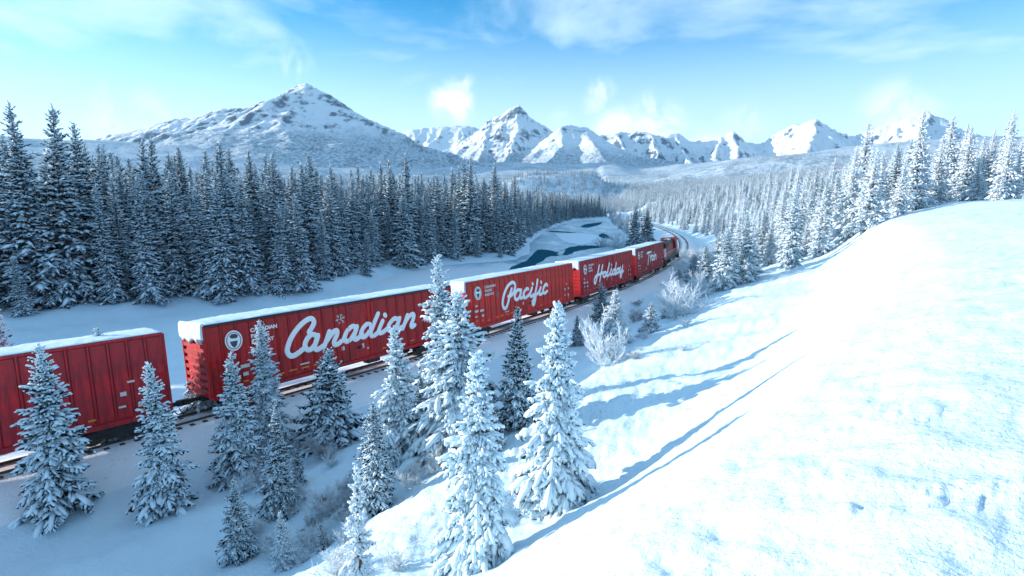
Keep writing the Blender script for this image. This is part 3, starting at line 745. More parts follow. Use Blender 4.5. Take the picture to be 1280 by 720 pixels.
def truck(parent, y, axles, wb, name='truck', z=0.0):
    """a bogie with side frames and wheels"""
    def frame(mb):
        L = wb / 2 + .35
        for s in (-1, 1):
            x0, x1 = (0.93, 1.12) if s > 0 else (-1.12, -0.93)
            mb.prism([(-L, .38), (-L, .62), (-wb * .28, .86), (wb * .28, .86), (L, .62), (L, .38), (wb * .3, .34), (wb * .22, .22), (-wb * .22, .22), (-wb * .3, .34)], 'x', x0, x1)
            for a in axles: mb.box(x0 - .02 if s < 0 else x0 + .02, x1 - .02 if s < 0 else x1 + .05, a - .15, a + .15, .36, .64)
        mb.box(-.93, .93, -.22, .22, .40, .80)
        for a in axles: mb.tube([(-.72, a, .47), (.72, a, .47)], .07, 8)
    t = obj(name, mbm('truck%g' % wb, frame), M['black'], parent, (0, y, z))
    wm = wheel_mesh(.46)
    for a in axles:
        for s in (-1, 1):
            o = obj('wheel', wm, M['wheel'], t, (s * .70, a, .46)); o.rotation_euler = (0, 0, 0 if s > 0 else math.pi)
    return t

def coupler(parent, y, s):
    def f(mb):
        mb.box(-.09, .09, 0, .62, .78, .98)
        mb.prism([(-.16, .55), (.13, .55), (.17, .75), (.05, .93), (-.05, .80), (-.19, .86)], 'z', .74, 1.03)
        mb.tube([(.12, .2, .7), (.16, .5, .35), (.1, .9, .28), (.02, 1.05, .6)], .03, 6)
    o = obj('coupler', mbm('coupler', f), M['black'], parent, (0, y, 0)); o.rotation_euler = (0, 0, 0 if s > 0 else math.pi); return o

def roof_snow_mesh(seed):
    ys = np.linspace(-9.22, 9.22, 150); xs = np.array([-1.40, -1.34, -1.2, -.8, -.4, 0, .4, .8, 1.2, 1.44, 1.535])
    X, Y = np.meshgrid(xs, ys); x = X.ravel(); y = Y.ravel()
    roof = 5.07 + .05 * (1 - np.abs(x) / 1.55)
    th = 0.04 + 0.03 * fbm(x * .7, y * .5, 4, seed) + 0.03 * fbm(x * 3, y * 3, 2, seed + 1)
    em = np.minimum(np.minimum(x + 1.40, 1.535 - x) / .14, (9.22 - np.abs(y)) / .2); th = th * np.sqrt(np.clip(em, 0.02, 1))
    wob = np.where(x > 1.5, 0.03 * noise(y * 1.3, y * 0 + seed, 3), 0) - np.where(x < -1.38, 0.12 * np.abs(noise(y * .6, y * 0 + seed, 5)), 0)
    # far edge blown bare in places
    z = roof + th
    idx = np.arange(len(x)).reshape(X.shape)
    Q = np.stack([idx[:-1, :-1], idx[:-1, 1:], idx[1:, 1:], idx[1:, :-1]], -1).reshape(-1, 4)
    V = np.stack([x + wob, y, z], 1)
    # skirt closing the layer down to the roof
    b = np.concatenate([idx[0, :], idx[1:, -1], idx[-1, -2::-1], idx[-2:0:-1, 0]]); Vb = V[b].copy(); Vb[:, 2] = 5.05
    n = len(V); V = np.vstack([V, Vb]); m = len(b); j = np.arange(m)
    S = np.stack([b, n + j, n + (j + 1) % m, b[(j + 1) % m]], 1)
    return mk_mesh('roof_snow', V, [(Q, 0), (S, 0)], True, [None])

def end_snow_mesh(seed):
    """snow plastered over the top of the car's end wall, ragged below"""
    xs = np.linspace(-1.5, 1.5, 24); zs = np.linspace(0, 1, 9); V = []
    for t in zs:
        for x in xs:
            low = 4.15 + .28 * float(noise(x * 1.6, seed * 1.0, seed)) + .1 * float(noise(x * 5, seed + .5, seed))
            z = low + (5.16 - low) * t
            V.append((x, .05 + .11 * math.sqrt(max(0, math.sin(math.pi * min(1, .1 + t * .9)))) + .03 * float(noise(x * 3, z * 3, seed)), z))
    idx = np.arange(len(V)).reshape(9, 24); Q = np.stack([idx[:-1, :-1], idx[:-1, 1:], idx[1:, 1:], idx[1:, :-1]], -1).reshape(-1, 4)
    b = np.concatenate([idx[0, :], idx[1:, -1], idx[-1, -2::-1], idx[-2:0:-1, 0]]); V = np.array(V); Vb = V[b].copy(); Vb[:, 1] = -0.01
    n = len(V); V = np.vstack([V, Vb]); m = len(b); j = np.arange(m); S = np.stack([b, n + j, n + (j + 1) % m, b[(j + 1) % m]], 1)
    return mk_mesh('end_snow', V, [(Q, 0), (S, 0)], True, [None])

def place(o, x, y, h):
    o.matrix_world = Matrix.Translation((x, y, 0)) @ Matrix.Rotation(-h, 4, 'Z') @ Matrix.Rotation(-CANT, 4, 'Y')

def boxcar(word, red, pos, h, label, seed, lw=.27, flake=None):
    t = empty('boxcar'); tag(t, label, 'boxcar', 'red boxcars of the freight train'); place(t, *pos, h)
    rm = M[red]; rnd = random.Random(seed)
    obj('body', mbm('body', lambda mb: mb.box(-1.47, 1.47, -9.2, 9.2, 1.0, 5.0)), rm, t)
    def far(mb):
        mb.box(-1.5, -1.47, -9.19, 9.19, 1.01, 4.98)
        for e in EDGES: mb.box(-1.55, -1.5, e - .05 * (1 if abs(e) < 9 else .9) , e + .05 * (1 if abs(e) < 9 else .9), 1.0, 5.0)
    obj('far_side', mbm('far_side', far), rm, t)
    for a, b in zip(EDGES[:-1], EDGES[1:]):
        if b - a > 2: continue
        w = round(b - a - .11, 3)
        pm = mbm('side_panel%g' % w, lambda mb: mb.bevbox(1.472, 1.512, -w / 2, w / 2, 1.16, 4.90, .03))
        obj('side_panel', pm, rm, t, (0, (a + b) / 2, 0))
    rb = mbm('rib', lambda mb: mb.bevbox(1.472, 1.55, -.05, .05, 1.1, 4.95, .03))
    for e in EDGES: obj('rib', rb, rm, t, (0, min(9.14, max(-9.14, e)), 0))
    # plug doors with their locking rods
    def door(mb):
        mb.bevbox(1.474, 1.53, -1.52, 1.52, 1.14, 4.88, .02)
        for u in (-.66, -1.22, .95, 1.3): mb.tube([(1.555, u, 1.15), (1.555, u, 4.86)], .028, 6)
        for z in (1.5, 2.1, 4.4):
            for u in (-.94, 1.12): mb.box(1.53, 1.56, u - .26, u + .26, z - .03, z + .03)
    d = obj('door', mbm('door', door), rm, t, (0, .18, 0))
    obj('handle', mbm('handle', lambda mb: (mb.tube([(1.56, -.1, 1.9), (1.60, 0, 1.85), (1.56, .35, 1.9)], .035, 6), mb.box(1.53, 1.57, .0, .18, 1.8, 2.0))), M['black'], d)
    obj('side_sill', mbm('side_sill', lambda mb: (mb.box(1.40, 1.545, -9.2, 9.2, .88, 1.1), mb.box(-1.545, -1.40, -9.2, 9.2, .88, 1.1))), rm, t)
    obj('eave', mbm('eave', lambda mb: (mb.box(1.44, 1.57, -9.22, 9.22, 4.95, 5.06), mb.box(-1.57, -1.44, -9.22, 9.22, 4.95, 5.06))), M['black'] if red == 'red_a' else rm, t)
    obj('roof', mbm('roof', lambda mb: mb.prism([(-1.56, 5.0), (1.56, 5.0), (1.56, 5.07), (0, 5.11), (-1.56, 5.07)], 'y', -9.21, 9.21)), M['black'], t)
    obj('roof_snow', roof_snow_mesh(seed), M['roof_snow'], t)
    def endw(mb):
        for z in np.arange(1.25, 4.95, .42): mb.prism([(-1.47, z), (-1.47, z + .22), (1.47, z + .22), (1.47, z)], 'y', 9.2, 9.29)
        mb.box(-1.52, -1.4, 9.2, 9.31, 1.0, 5.0); mb.box(1.4, 1.52, 9.2, 9.31, 1.0, 5.0)
    for s in (1, -1):
        o = obj('end_wall', mbm('end_wall', endw), rm, t); o.rotation_euler = (0, 0, 0 if s > 0 else math.pi)
    o = obj('end_snow', end_snow_mesh(seed), M['roof_snow'], t, (0, -9.25, 0)); o.rotation_euler = (0, 0, math.pi)
    def lad(mb):
        for u in (-.2, .2): mb.box(1.56, 1.60, u - .02, u + .02, 1.05, 3.1)
        for z in np.arange(1.2, 3.1, .36): mb.tube([(1.59, -.2, z), (1.59, .2, z)], .018, 5)
    for y in (8.85, -8.85): obj('ladder', mbm('ladder', lad), rm, t, (0, y, 0))
    def under(mb):
        mb.box(-.3, .3, -9.3, 9.3, .72, 1.0)
        for y in (-6.9, -3.5, 0, 3.5, 6.9): mb.box(-1.4, 1.4, y - .12, y + .12, .84, 1.0)
        mb.box(.5, 1.1, 1.2, 2.2, .5, .86); mb.tube([(-.8, -2, .6), (-.8, -.6, .6)], .22, 10); mb.tube([(.5, -4, .66), (.5, 4, .66)], .03, 5)
    obj('underframe', mbm('underframe', under), M['black'], t)
    for y in (-6.9, 6.9): truck(t, y, (-.88, .88), 1.76)
    for s in (1, -1): coupler(t, s * 9.3, s)
    # lettering, crest and stencils
    if word: obj('lettering', script_mesh(word, lw, 1.555), M['white_letter'], t)
    if word:
        lm = 'cream_letter' if word != 'Canadian' else 'white_letter'
        for k, tx in enumerate(('CANADIAN', 'PACIFIC', 'RAILWAY')):
            obj('small_lettering', cached(('tx', k), lambda: text_mesh(tx, .30, 1.556, -6.82 if word else 0, 4.26 - .34 * k)), M[lm], t)
        ell = lambda ru, rv, z=0.0: [(-7.78 + ru * math.cos(a), 3.98 + rv * math.sin(a) * (1 if math.sin(a) > 0 else 1.05) + z) for a in np.linspace(0, 2 * math.pi, 26)[:-1]]
        c = obj('crest', mbm('crest', lambda mb: mb.prism(ell(.47, .56), 'x', 1.545, 1.566)), M['white_letter'], t)
        def inner(mb):
            e = ell(.40, .48); i = ell(.36, .44)
            for k in range(25): mb.prism([e[k], e[(k + 1) % 25], i[(k + 1) % 25], i[k]], 'x', 1.566, 1.572)
            mb.prism([(-8.0, 4.22), (-7.86, 4.36), (-7.62, 4.33), (-7.52, 4.2), (-7.62, 4.08), (-7.9, 4.1)], 'x', 1.566, 1.573)
            mb.prism([(-8.0, 3.94), (-7.58, 3.94), (-7.64, 3.7), (-7.78, 3.56), (-7.92, 3.7)], 'x', 1.566, 1.573)
        obj('crest_mark', mbm('crest_mark', inner), M['logo_dark'], c)
    if flake:
        u, v, r = flake
        def fl(mb):
            for k in range(6):
                a = math.pi / 3 * k + .2
                p = lambda q, o=0: (u + q * math.cos(a) - o * math.sin(a), v + q * math.sin(a) + o * math.cos(a))
                w = .022; x1 = 1.556 + .0015 * k
                mb.prism([p(.03, -w), p(r, -w), p(r, w), p(.03, w)], 'x', 1.535, x1)
                for s in (-1, 1): mb.prism([p(.55 * r, s * w), p(.6 * r, s * w), p(.82 * r, s * .25 * r), p(.76 * r, s * .29 * r)], 'x', 1.535, x1 + .0007)
        obj('snowflake_emblem', mbm('flake%g' % u, fl), M['grey_mark'] if word != 'Canadian' else M['cream_letter'], t)
    pl = lambda w, h: mbm('plate%g_%g' % (w, h), lambda mb: mb.box(1.552, 1.562, -w / 2, w / 2, -h / 2, h / 2))
    for u, v, w, h in ((-8.15, 2.9, .3, .14), (-8.18, 2.46, .5, .2), (-7.35, 2.42, .5, .2), (-8.18, 2.0, .35, .1), (-7.33, 1.97, .3, .2), (-3.75, 1.72, .62, .09), (-1.0, 2.08, .22, .26), (.55, 1.95, .16, .3), (1.0, 1.7, .14, .12), (7.3, 2.36, .26, .2), (8.06, 2.38, .3, .16), (7.25, 1.75, .3, .1), (7.98, 1.68, .26, .22), (7.7, 2.9, .3, .1)):
        obj('stencil', pl(w, h), M['cream_letter'], t, (0, u + rnd.uniform(-.05, .05), v))
    for u, v, w in ((-5.3, 1.47, .38), (-4.55, 1.5, .5), (-3.75, 1.48, .5), (-2.95, 1.47, .48), (4.87, 1.44, .42), (6.0, 1.42, .3), (-8.2, 1.62, .36), (-7.37, 1.56, .3), (-6.5, 1.42, .36), (8.0, 1.4, .3), (2.3, 1.42, .3)):
        obj('reflector', pl(w, .085), M['orange'], t, (0, u, v))
    return t

def headings(i): return TH + K1 * (i - .5) + K2 * (i - .5) ** 2
def fwd(h): return np.array([math.sin(h), math.cos(h)])
J = [np.array([TX0, TY0])]                          # couplings between cars 0|1, 1|2, 2|3, 3|engine
for i in (1, 2, 3): J.append(J[-1] + CO * fwd(headings(i)))
rear = J[0] - CO * fwd(headings(0))
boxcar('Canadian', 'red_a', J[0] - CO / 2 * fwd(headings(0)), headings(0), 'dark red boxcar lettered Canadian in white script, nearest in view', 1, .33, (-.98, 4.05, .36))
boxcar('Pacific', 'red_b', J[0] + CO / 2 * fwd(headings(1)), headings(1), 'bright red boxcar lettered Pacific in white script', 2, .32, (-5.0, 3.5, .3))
boxcar('Holiday', 'red_c', J[1] + CO / 2 * fwd(headings(2)), headings(2), 'red boxcar lettered Holiday in white script', 3, .34)
boxcar('Train', 'red_d', J[2] + CO / 2 * fwd(headings(3)), headings(3), 'deep red boxcar lettered Train, coupled behind the locomotive', 4, .32)
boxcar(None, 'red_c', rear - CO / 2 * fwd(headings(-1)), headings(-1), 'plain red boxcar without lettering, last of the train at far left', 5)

def locomotive(pos, h):
    t = empty('locomotive'); tag(t, 'red and black diesel locomotive heading the train into the curve', 'locomotive'); place(t, *pos, h)
    rm = M['red_l']
    obj('frame', mbm('l_frame', lambda mb: (mb.box(-1.5, 1.5, -10.2, 10.2, 1.25, 1.62), mb.box(-.5, .5, -10.4, 10.4, .8, 1.25), mb.box(-1.45, 1.45, -10.35, -10.2, .7, 1.6))), M['black'], t)
    obj('fuel_tank', mbm('l_tank', lambda mb: mb.prism([(-1.35, 1.2), (1.35, 1.2), (1.35, .7), (1.0, .35), (-1.0, .35), (-1.35, .7)], 'y', -3.2, 3.0)), M['black'], t)
    obj('hood', mbm('l_hood', lambda mb: mb.prism([(-1.0, 1.62), (1.0, 1.62), (1.0, 4.3), (.8, 4.55), (-.8, 4.55), (-1.0, 4.3)], 'y', -9.7, 5.0)), rm, t)
    for k in range(9):
        obj('hood_door', mbm('l_door', lambda mb: mb.bevbox(1.0, 1.035, -.55, .55, 1.75, 3.6, .02)), rm, t, (0, -4.2 + k * 1.16 - .6, 0))
    obj('radiator', mbm('l_rad', lambda mb: mb.prism([(-1.0, 3.5), (1.0, 3.5), (1.5, 3.9), (1.5, 4.5), (1.2, 4.75), (-1.2, 4.75), (-1.5, 4.5), (-1.5, 3.9)], 'y', -9.4, -4.6)), M['black'], t)
    obj('radiator_grille', mbm('l_gr', lambda mb: (mb.box(1.5, 1.52, -9.2, -7.1, 3.95, 4.45), mb.box(1.5, 1.52, -6.9, -4.8, 3.95, 4.45), mb.box(-1.1, 1.1, -9.2, -4.8, 4.75, 4.79))), M['black'], t)
    obj('pale_panel', mbm('l_panel', lambda mb: mb.bevbox(1.0, 1.04, -9.6, -5.6, 1.9, 3.42, .02)), M['pink_panel'], t)
    obj('hood_top', mbm('l_htop', lambda mb: mb.prism([(-1.02, 3.95), (1.02, 3.95), (1.02, 4.31), (.81, 4.57), (-.81, 4.57), (-1.02, 4.31)], 'y', -4.58, 4.98)), M['black'], t)
    obj('exhaust', mbm('l_ex', lambda mb: (mb.box(-.5, .5, -.9, .9, 4.55, 4.8), mb.box(-.75, .75, -4.4, 4.6, 4.55, 4.62))), M['black'], t)
    cab = obj('cab', mbm('l_cab', lambda mb: mb.prism([(5.0, 1.62), (8.0, 1.62), (8.0, 3.3), (7.6, 4.6), (7.3, 4.8), (5.0, 4.8)], 'x', -1.52, 1.52)), rm, t)
    obj('cab_roof', mbm('l_croof', lambda mb: mb.box(-1.3, 1.3, 5.0, 7.2, 4.8, 4.86)), M['black'], cab)
    for y in (5.35, 6.45): obj('window', mbm('l_win', lambda mb: mb.bevbox(1.52, 1.535, 0, .85, 3.4, 4.2, .01)), M['glass'], cab, (0, y, 0))
    obj('windshield', mbm('l_ws', lambda mb: mb.prism([(7.97, 3.45), (7.99, 3.45), (7.68, 4.42), (7.66, 4.42)], 'x', -1.3, 1.3)), M['glass'], cab)
    obj('nose', mbm('l_nose', lambda mb: mb.prism([(8.0, 1.62), (9.8, 1.62), (9.85, 2.7), (9.5, 3.2), (8.0, 3.3)], 'x', -.95, .95)), rm, t)
    obj('headlight', mbm('l_hl', lambda mb: mb.tube([(-.2, 9.6, 2.9), (-.2, 9.86, 2.9)], .12, 10)), M['white_letter'], t)
    obj('pilot', mbm('l_pilot', lambda mb: mb.prism([(10.2, 1.62), (10.45, 1.5), (10.95, .25), (10.75, .2), (10.2, .7)], 'x', -1.45, 1.45)), M['black'], t)
    obj('step_well', mbm('l_step', lambda mb: [mb.box(sx * 1.0 - .45, sx * 1.0 + .45, yy - .35, yy + .35, z, z + .06) for sx in (-1, 1) for yy in (9.75, -9.9) for z in (.45, .8, 1.12)]), M['black'], t)
    def rail(mb):
        for s in (-1, 1):
            ys = np.linspace(-9.9, 4.6, 11)
            mb.tube([(s * 1.46, y, 2.65) for y in ys], .03, 5)
            for y in ys: mb.tube([(s * 1.46, y, 1.6), (s * 1.46, y, 2.65)], .025, 5)
            mb.tube([(s * 1.46, 8.3, 1.6), (s * 1.46, 8.3, 2.65), (s * 1.46, 10.1, 2.65), (s * 1.46, 10.1, 1.6)], .03, 5)
    obj('handrail', mbm('l_rail', rail), M['white_letter'], t)
    obj('roof_snow', mbm('l_snow', lambda mb: mb.prism([(-.7, 4.62), (.7, 4.62), (.5, 4.7), (-.5, 4.7)], 'y', 1.2, 4.5)), M['roof_snow'], t)
    for y in (-6.6, 6.3): truck(t, y, (-1.7, 0, 1.7), 3.4)
    for s in (1, -1): coupler(t, s * 10.4, s)
hl = headings(4) - .02
locomotive(J[3] + 11.1 * fwd(hl), hl)

# ------------------------------------------------------------------ trees
ICO = None
def ico():
    global ICO
    if ICO is None:
        t = (1 + 5 ** .5) / 2
        V = np.array([(-1, t, 0), (1, t, 0), (-1, -t, 0), (1, -t, 0), (0, -1, t), (0, 1, t), (0, -1, -t), (0, 1, -t), (t, 0, -1), (t, 0, 1), (-t, 0, -1), (-t, 0, 1)], float)
        V /= np.linalg.norm(V[0])
        Fc = np.array([(0, 11, 5), (0, 5, 1), (0, 1, 7), (0, 7, 10), (0, 10, 11), (1, 5, 9), (5, 11, 4), (11, 10, 2), (10, 7, 6), (7, 1, 8), (3, 9, 4), (3, 4, 2), (3, 2, 6), (3, 6, 8), (3, 8, 9), (4, 9, 5), (2, 4, 11), (6, 2, 10), (8, 6, 7), (9, 8, 1)])
        ICO = (V, Fc)
    return ICO
OCT_V = np.array([(1, 0, 0), (-1, 0, 0), (0, 1, 0), (0, -1, 0), (0, 0, 1), (0, 0, -1)], float)
OCT_F = np.array([(0, 2, 4), (2, 1, 4), (1, 3, 4), (3, 0, 4), (2, 0, 5), (1, 2, 5), (3, 1, 5), (0, 3, 5)])

def blobs(c, d, w, h, rng, coarse=False):
    """snow lumps: centre c, half-length vector d, half-width w, half-height h"""
    V0, F0 = (OCT_V, OCT_F) if coarse else ico()
    n = len(c); L = np.linalg.norm(d, axis=1, keepdims=True); e1 = d / np.maximum(L, 1e-6)
    e2 = np.cross(e1, np.array([0, 0, 1.0])); e2 /= np.maximum(np.linalg.norm(e2, axis=1, keepdims=True), 1e-6); e3 = np.cross(e2, e1)
    j = 1 + rng.uniform(-.28, .28, (n, len(V0), 1))
    loc = V0[None] * j
    V = c[:, None] + loc[:, :, :1] * d[:, None] + loc[:, :, 1:2] * (e2 * w[:, None])[:, None] + loc[:, :, 2:] * (e3 * h[:, None])[:, None]
    Fa = F0[None] + (np.arange(n) * len(V0))[:, None, None]
    return V.reshape(-1, 3), Fa.reshape(-1, 3)

def conifer(seed, H, Rb, gap, nb, ntw, snow=.8, droop=.35, thick=1.0, coarse=False, base=.04, ragged=.2, lean=0.0, pw=.85):
    """a spruce: whorls of drooping boughs that carry side twigs, each with needles and a cushion of snow"""
    rng = np.random.default_rng(seed); z = H * base; Kv = []; Ks = []; Hv = []; sc = []; sdv = []; sw = []; sh = []
    up = np.array([0, 0, 1.0]); ph = rng.uniform(0, 6.28, 3)
    def core(zz):
        t = zz / H; return np.array([lean * H * t * t + .012 * H * math.sin(3 * t + ph[0]), .012 * H * math.sin(2.6 * t + ph[1]), zz])
    Kq = []; Kt = []
    while z < H * .985:
        t = z / H; n = max(3, int(round(nb * (1 - .45 * t) + rng.uniform(-.6, .6)))); a0 = rng.uniform(0, 6.28)
        lop = 1 + ragged * .5 * rng.uniform(-1, 1)
        for k in range(n):
            az = a0 + 6.283 * (k + rng.uniform(-.25, .25)) / n
            L = Rb * ((1 - t) ** pw * .95 + .045) * rng.uniform(1 - ragged * 1.5, 1 + ragged * .7) * lop * (1 if t > base + .05 else .8)
            L *= 1 + ragged * .8 * math.sin(2 * az + ph[2] + 5 * t) * math.sin(9 * t + ph[1])
            if L < .02 * H ** .5: L = .02 * H ** .5
            e0 = R(-6) + (R(52)) * t ** 1.6 + rng.uniform(-.12, .12); dr = (droop * (1 - t) ** .6 + .06) * rng.uniform(.7, 1.3)
            o = np.array([math.cos(az), math.sin(az), 0]); sidev = np.array([-o[1], o[0], 0]); b0 = core(z + rng.uniform(-.4, .4) * gap)
            bend = rng.uniform(-.12, .12)
            def pos(u):
                u = np.asarray(u)[:, None]
                return b0 + o * L * u * (1 - .12 * dr * u) + up * L * (math.tan(e0) * u - dr * u ** 1.8 + .10 * u ** 4) + sidev * L * bend * u * u
            nt = max(1, int(round(ntw * (.35 + .65 * (1 - t)))))
            us = np.clip(np.linspace(.22, .93, nt) + rng.uniform(-.05, .05, nt), .1, .97); pp = pos(us); tg = pos(us + .03) - pp; tg /= np.linalg.norm(tg, axis=1, keepdims=True)
            roots = [pos([.55])]; dirs = [pos([1.03]) - pos([.55])]
            if ntw:
                for sgn in (-1, 1):
                    lt = L * .46 * (1 - .72 * us) * rng.uniform(.7, 1.25, nt) + .02
                    dv = tg * rng.uniform(.55, .85, nt)[:, None] + sidev * sgn * rng.uniform(.55, .85, nt)[:, None] - up * (.12 + .5 * dr * rng.uniform(.3, 1.2, nt))[:, None]
                    dv /= np.linalg.norm(dv, axis=1, keepdims=True); roots.append(pp); dirs.append(dv * lt[:, None])
            inner = pos([.05]); roots.append(inner); dirs.append(pos([.62]) - inner)
            if ntw > 2:                          # short inner sprays hide the trunk
                for _ in range(2):
                    qa = az + rng.uniform(-.5, .5); dv = np.array([[math.cos(qa), math.sin(qa), rng.uniform(-.5, .3)]]) * (.42 * L + .03); roots.insert(0, (core(z + rng.uniform(-.6, .6) * gap))[None]); dirs.insert(0, dv)
            r = np.concatenate(roots); d = np.concatenate(dirs); Ld = np.linalg.norm(d, axis=1)
            e2 = np.cross(d, up); e2 /= np.maximum(np.linalg.norm(e2, axis=1, keepdims=True), 1e-6)
            wd = (.21 * Ld + .012 * H ** .5 * .6)[:, None] * rng.uniform(.8, 1.2, (len(r), 1))
            tilt = rng.uniform(-.35, .35, (len(r), 1)) * up
            Kq.append(np.stack([r, r + .45 * d + (e2 + tilt) * wd, r + 1.06 * d, r + .45 * d - (e2 + tilt) * wd], 1))
            hg = (.30 * Ld + .02)[:, None] * rng.uniform(.6, 1.3, (len(r), 1))
            Kt.append(np.stack([r + .1 * d, r + .62 * d - up * hg + e2 * wd * rng.uniform(-.6, .6, (len(r), 1)), r + 1.0 * d], 1))
            m = rng.random(len(r)) < snow; m[-1] = rng.random() < snow * .8
            c = r + d * .55 + up * (.05 * Ld * thick)[:, None]
            sc.append(c[m]); sdv.append(d[m] * rng.uniform(.42, .64, (m.sum(), 1)))
            sw.append((wd[m, 0] * rng.uniform(.42, .78, m.sum())) * (.75 + .25 * thick)); sh.append((.075 * Ld[m] + .010 * H ** .5) * thick * rng.uniform(.7, 1.3, m.sum()))
        z += gap * (1.0 - .45 * t) * rng.uniform(.85, 1.15)
    # leader
    top = core(H * .97); sc.append(np.array([core(H * .985)])); sdv.append(np.array([[.004 * H, 0, .025 * H]])); sw.append(np.array([.006 * H])); sh.append(np.array([.006 * H]))
    Kq = np.concatenate(Kq); Kt = np.concatenate(Kt)
    fV = np.vstack([Kq.reshape(-1, 3), Kt.reshape(-1, 3)]); nq = len(Kq)
    Q = np.arange(nq * 4).reshape(-1, 4); T = np.arange(len(Kt) * 3).reshape(-1, 3) + nq * 4
    sV, sF = blobs(np.concatenate(sc), np.concatenate(sdv), np.concatenate(sw), np.concatenate(sh), rng, coarse)
    # trunk
    k = 5 if coarse else 7; zs = np.linspace(-.02 * H, H * .97, 4 if coarse else 9); tV = []
    for zz in zs:
        c = core(max(zz, 0)); c[2] = zz; rr = (.011 * H + .03) * (1 - .93 * max(zz, 0) / H) * (1.35 if zz <= 0 else 1)
        tV += [c + rr * np.array([math.cos(6.283 * j / k), math.sin(6.283 * j / k), 0]) for j in range(k)]
    tF = np.array([(i * k + j, i * k + (j + 1) % k, (i + 1) * k + (j + 1) % k, (i + 1) * k + j) for i in range(len(zs) - 1) for j in range(k)])
    return dict(fol=(fV, Q, T), snow=(sV, sF), trunk=(np.array(tV), tF))

def tree_meshes(g):
    return (mk_mesh('trunk', g['trunk'][0], [(g['trunk'][1], 0)], True, [None]), mk_mesh('crown', g['fol'][0], [(g['fol'][1], 0), (g['fol'][2], 0)], False, [None]), mk_mesh('snow', *[g['snow'][0], [(g['snow'][1], 0)]], True, [None]))
def tree_joined(name, g, needle):
    a, b, c = g['trunk'][0], g['fol'][0], g['snow'][0]; n1 = len(a); n2 = n1 + len(b)
    return mk_mesh(name, np.vstack([a, b, c]), [(g['trunk'][1], 0), (g['fol'][1] + n1, 1), (g['fol'][2] + n1, 1), (g['snow'][1] + n2, 2)], False, [M['bark'], M[needle], M['tree_snow']])

def plant_tree(ms, needle, p, label, group=None, scale=1.0, rz=0.0, sxy=1.0):
    t = empty('spruce_tree', (p[0], p[1], p[2]), rz); t.scale = (scale * sxy, scale * sxy, scale)
    tag(t, label, 'tree', group)
    obj('trunk', ms[0], M['bark'], t); obj('crown', ms[1], M[needle], t); tag(obj('snow', ms[2], M['tree_snow'], t), kind='stuff')
    return t

def front_tree(seed, bx, by, ty, wpx, needle, label, snow=.85, droop=.4, thick=1.0, gapk=1.0, base=.03, ragged=.22, tx=None, depth=None, pw=.85, nb=8):
    if depth is None: p = hit(bx, by)
    else:
        q = at(bx, by, depth); p = np.array([q[0], q[1], gz(q[0], q[1])])
    H = height_to(p, ty); Rb = 1.22 * wpx / F_PX * p[1] / 2
    lean = 0 if tx is None else ((tx - bx) / F_PX * p[1]) / H
    gap = max(.13, .034 * H) * gapk
    g = conifer(seed, H, Rb, gap, nb, 6, snow, droop, thick, wpx < 66, base, ragged, lean, pw)
    plant_tree(tree_meshes(g), needle, (p[0], p[1], p[2] - .03), label)
    return p, H

FRONT = []
def ft(*a, **k): FRONT.append(front_tree(*a, **k))
ft(101, 596, 708, 438, 118, 'needles', 'large snow-laden spruce at the bottom centre, nearest to the camera', snow=.97, droop=.62, thick=1.2, depth=9.2)
ft(102, 690, 642, 376, 112, 'needles', 'tall white snow-caked spruce with drooping boughs right of centre', snow=.97, droop=.75, thick=1.3, tx=697, depth=12.8)
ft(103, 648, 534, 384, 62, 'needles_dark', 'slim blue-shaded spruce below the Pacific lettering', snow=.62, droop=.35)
ft(104, 556, 540, 320, 82, 'needles', 'tallest snowy spruce, top standing over the gap between two boxcars', snow=.85, droop=.45, tx=547, ragged=.36, nb=9)
ft(105, 576, 560, 366, 128, 'needles', 'bushy snow-covered spruce in front of the Pacific boxcar\'s rear end', snow=.86, droop=.55, tx=574, ragged=.34, nb=9)
ft(106, 497, 590, 408, 86, 'needles', 'ragged spruce with a bent top reaching up to the Canadian lettering', snow=.85, droop=.55, ragged=.35)
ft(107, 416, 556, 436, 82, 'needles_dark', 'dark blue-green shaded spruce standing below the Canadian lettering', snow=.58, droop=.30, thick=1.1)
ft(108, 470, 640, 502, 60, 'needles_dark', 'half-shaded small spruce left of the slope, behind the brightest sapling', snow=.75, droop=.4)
ft(109, 452, 722, 582, 52, 'needles_frost', 'sparse sunlit sapling spruce with bare trunk at the bottom left', snow=.95, droop=.35, thick=1.6, gapk=1.5, nb=6, ragged=.35, depth=9.5)
ft(110, 767, 432, 362, 44, 'needles_frost', 'small bright white spruce below the Holiday boxcar', snow=.9, droop=.4)
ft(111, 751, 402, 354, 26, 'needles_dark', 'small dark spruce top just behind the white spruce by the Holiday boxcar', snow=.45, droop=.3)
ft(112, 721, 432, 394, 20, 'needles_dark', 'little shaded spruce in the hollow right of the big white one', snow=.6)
ft(113, 813, 416, 378, 30, 'needles', 'small snow-tipped spruce at the edge of the sunlit slope', snow=.85)
ft(114, 830, 398, 386, 10, 'needles_dark', 'tiny dark seedling spruce beside the frosted round bush', snow=.4)
ft(115, 352, 640, 498, 48, 'needles_dark', 'shaded spruce cut by the left edge of the picture, above the thicket', snow=.6, droop=.35)
ft(116, 336, 560, 400, 62, 'needles', 'spruce at the left edge whose snowy bough covers the start of the lettering', snow=.8, droop=.4)
ft(117, 372, 606, 560, 26, 'needles_dark', 'low shaded spruce sapling in the blue thicket', snow=.7)
ft(118, 402, 688, 655, 20, 'needles_dark', 'tiny shaded sapling deep in the frosted thicket at lower left', snow=.75)
ft(119, 354, 712, 640, 34, 'needles', 'frost-covered sapling at the lower left corner of the picture', snow=.8)
ft(120, 527, 560, 470, 44, 'needles_dark', 'shaded spruce squeezed between the ragged spruce and the bushy one', snow=.65)
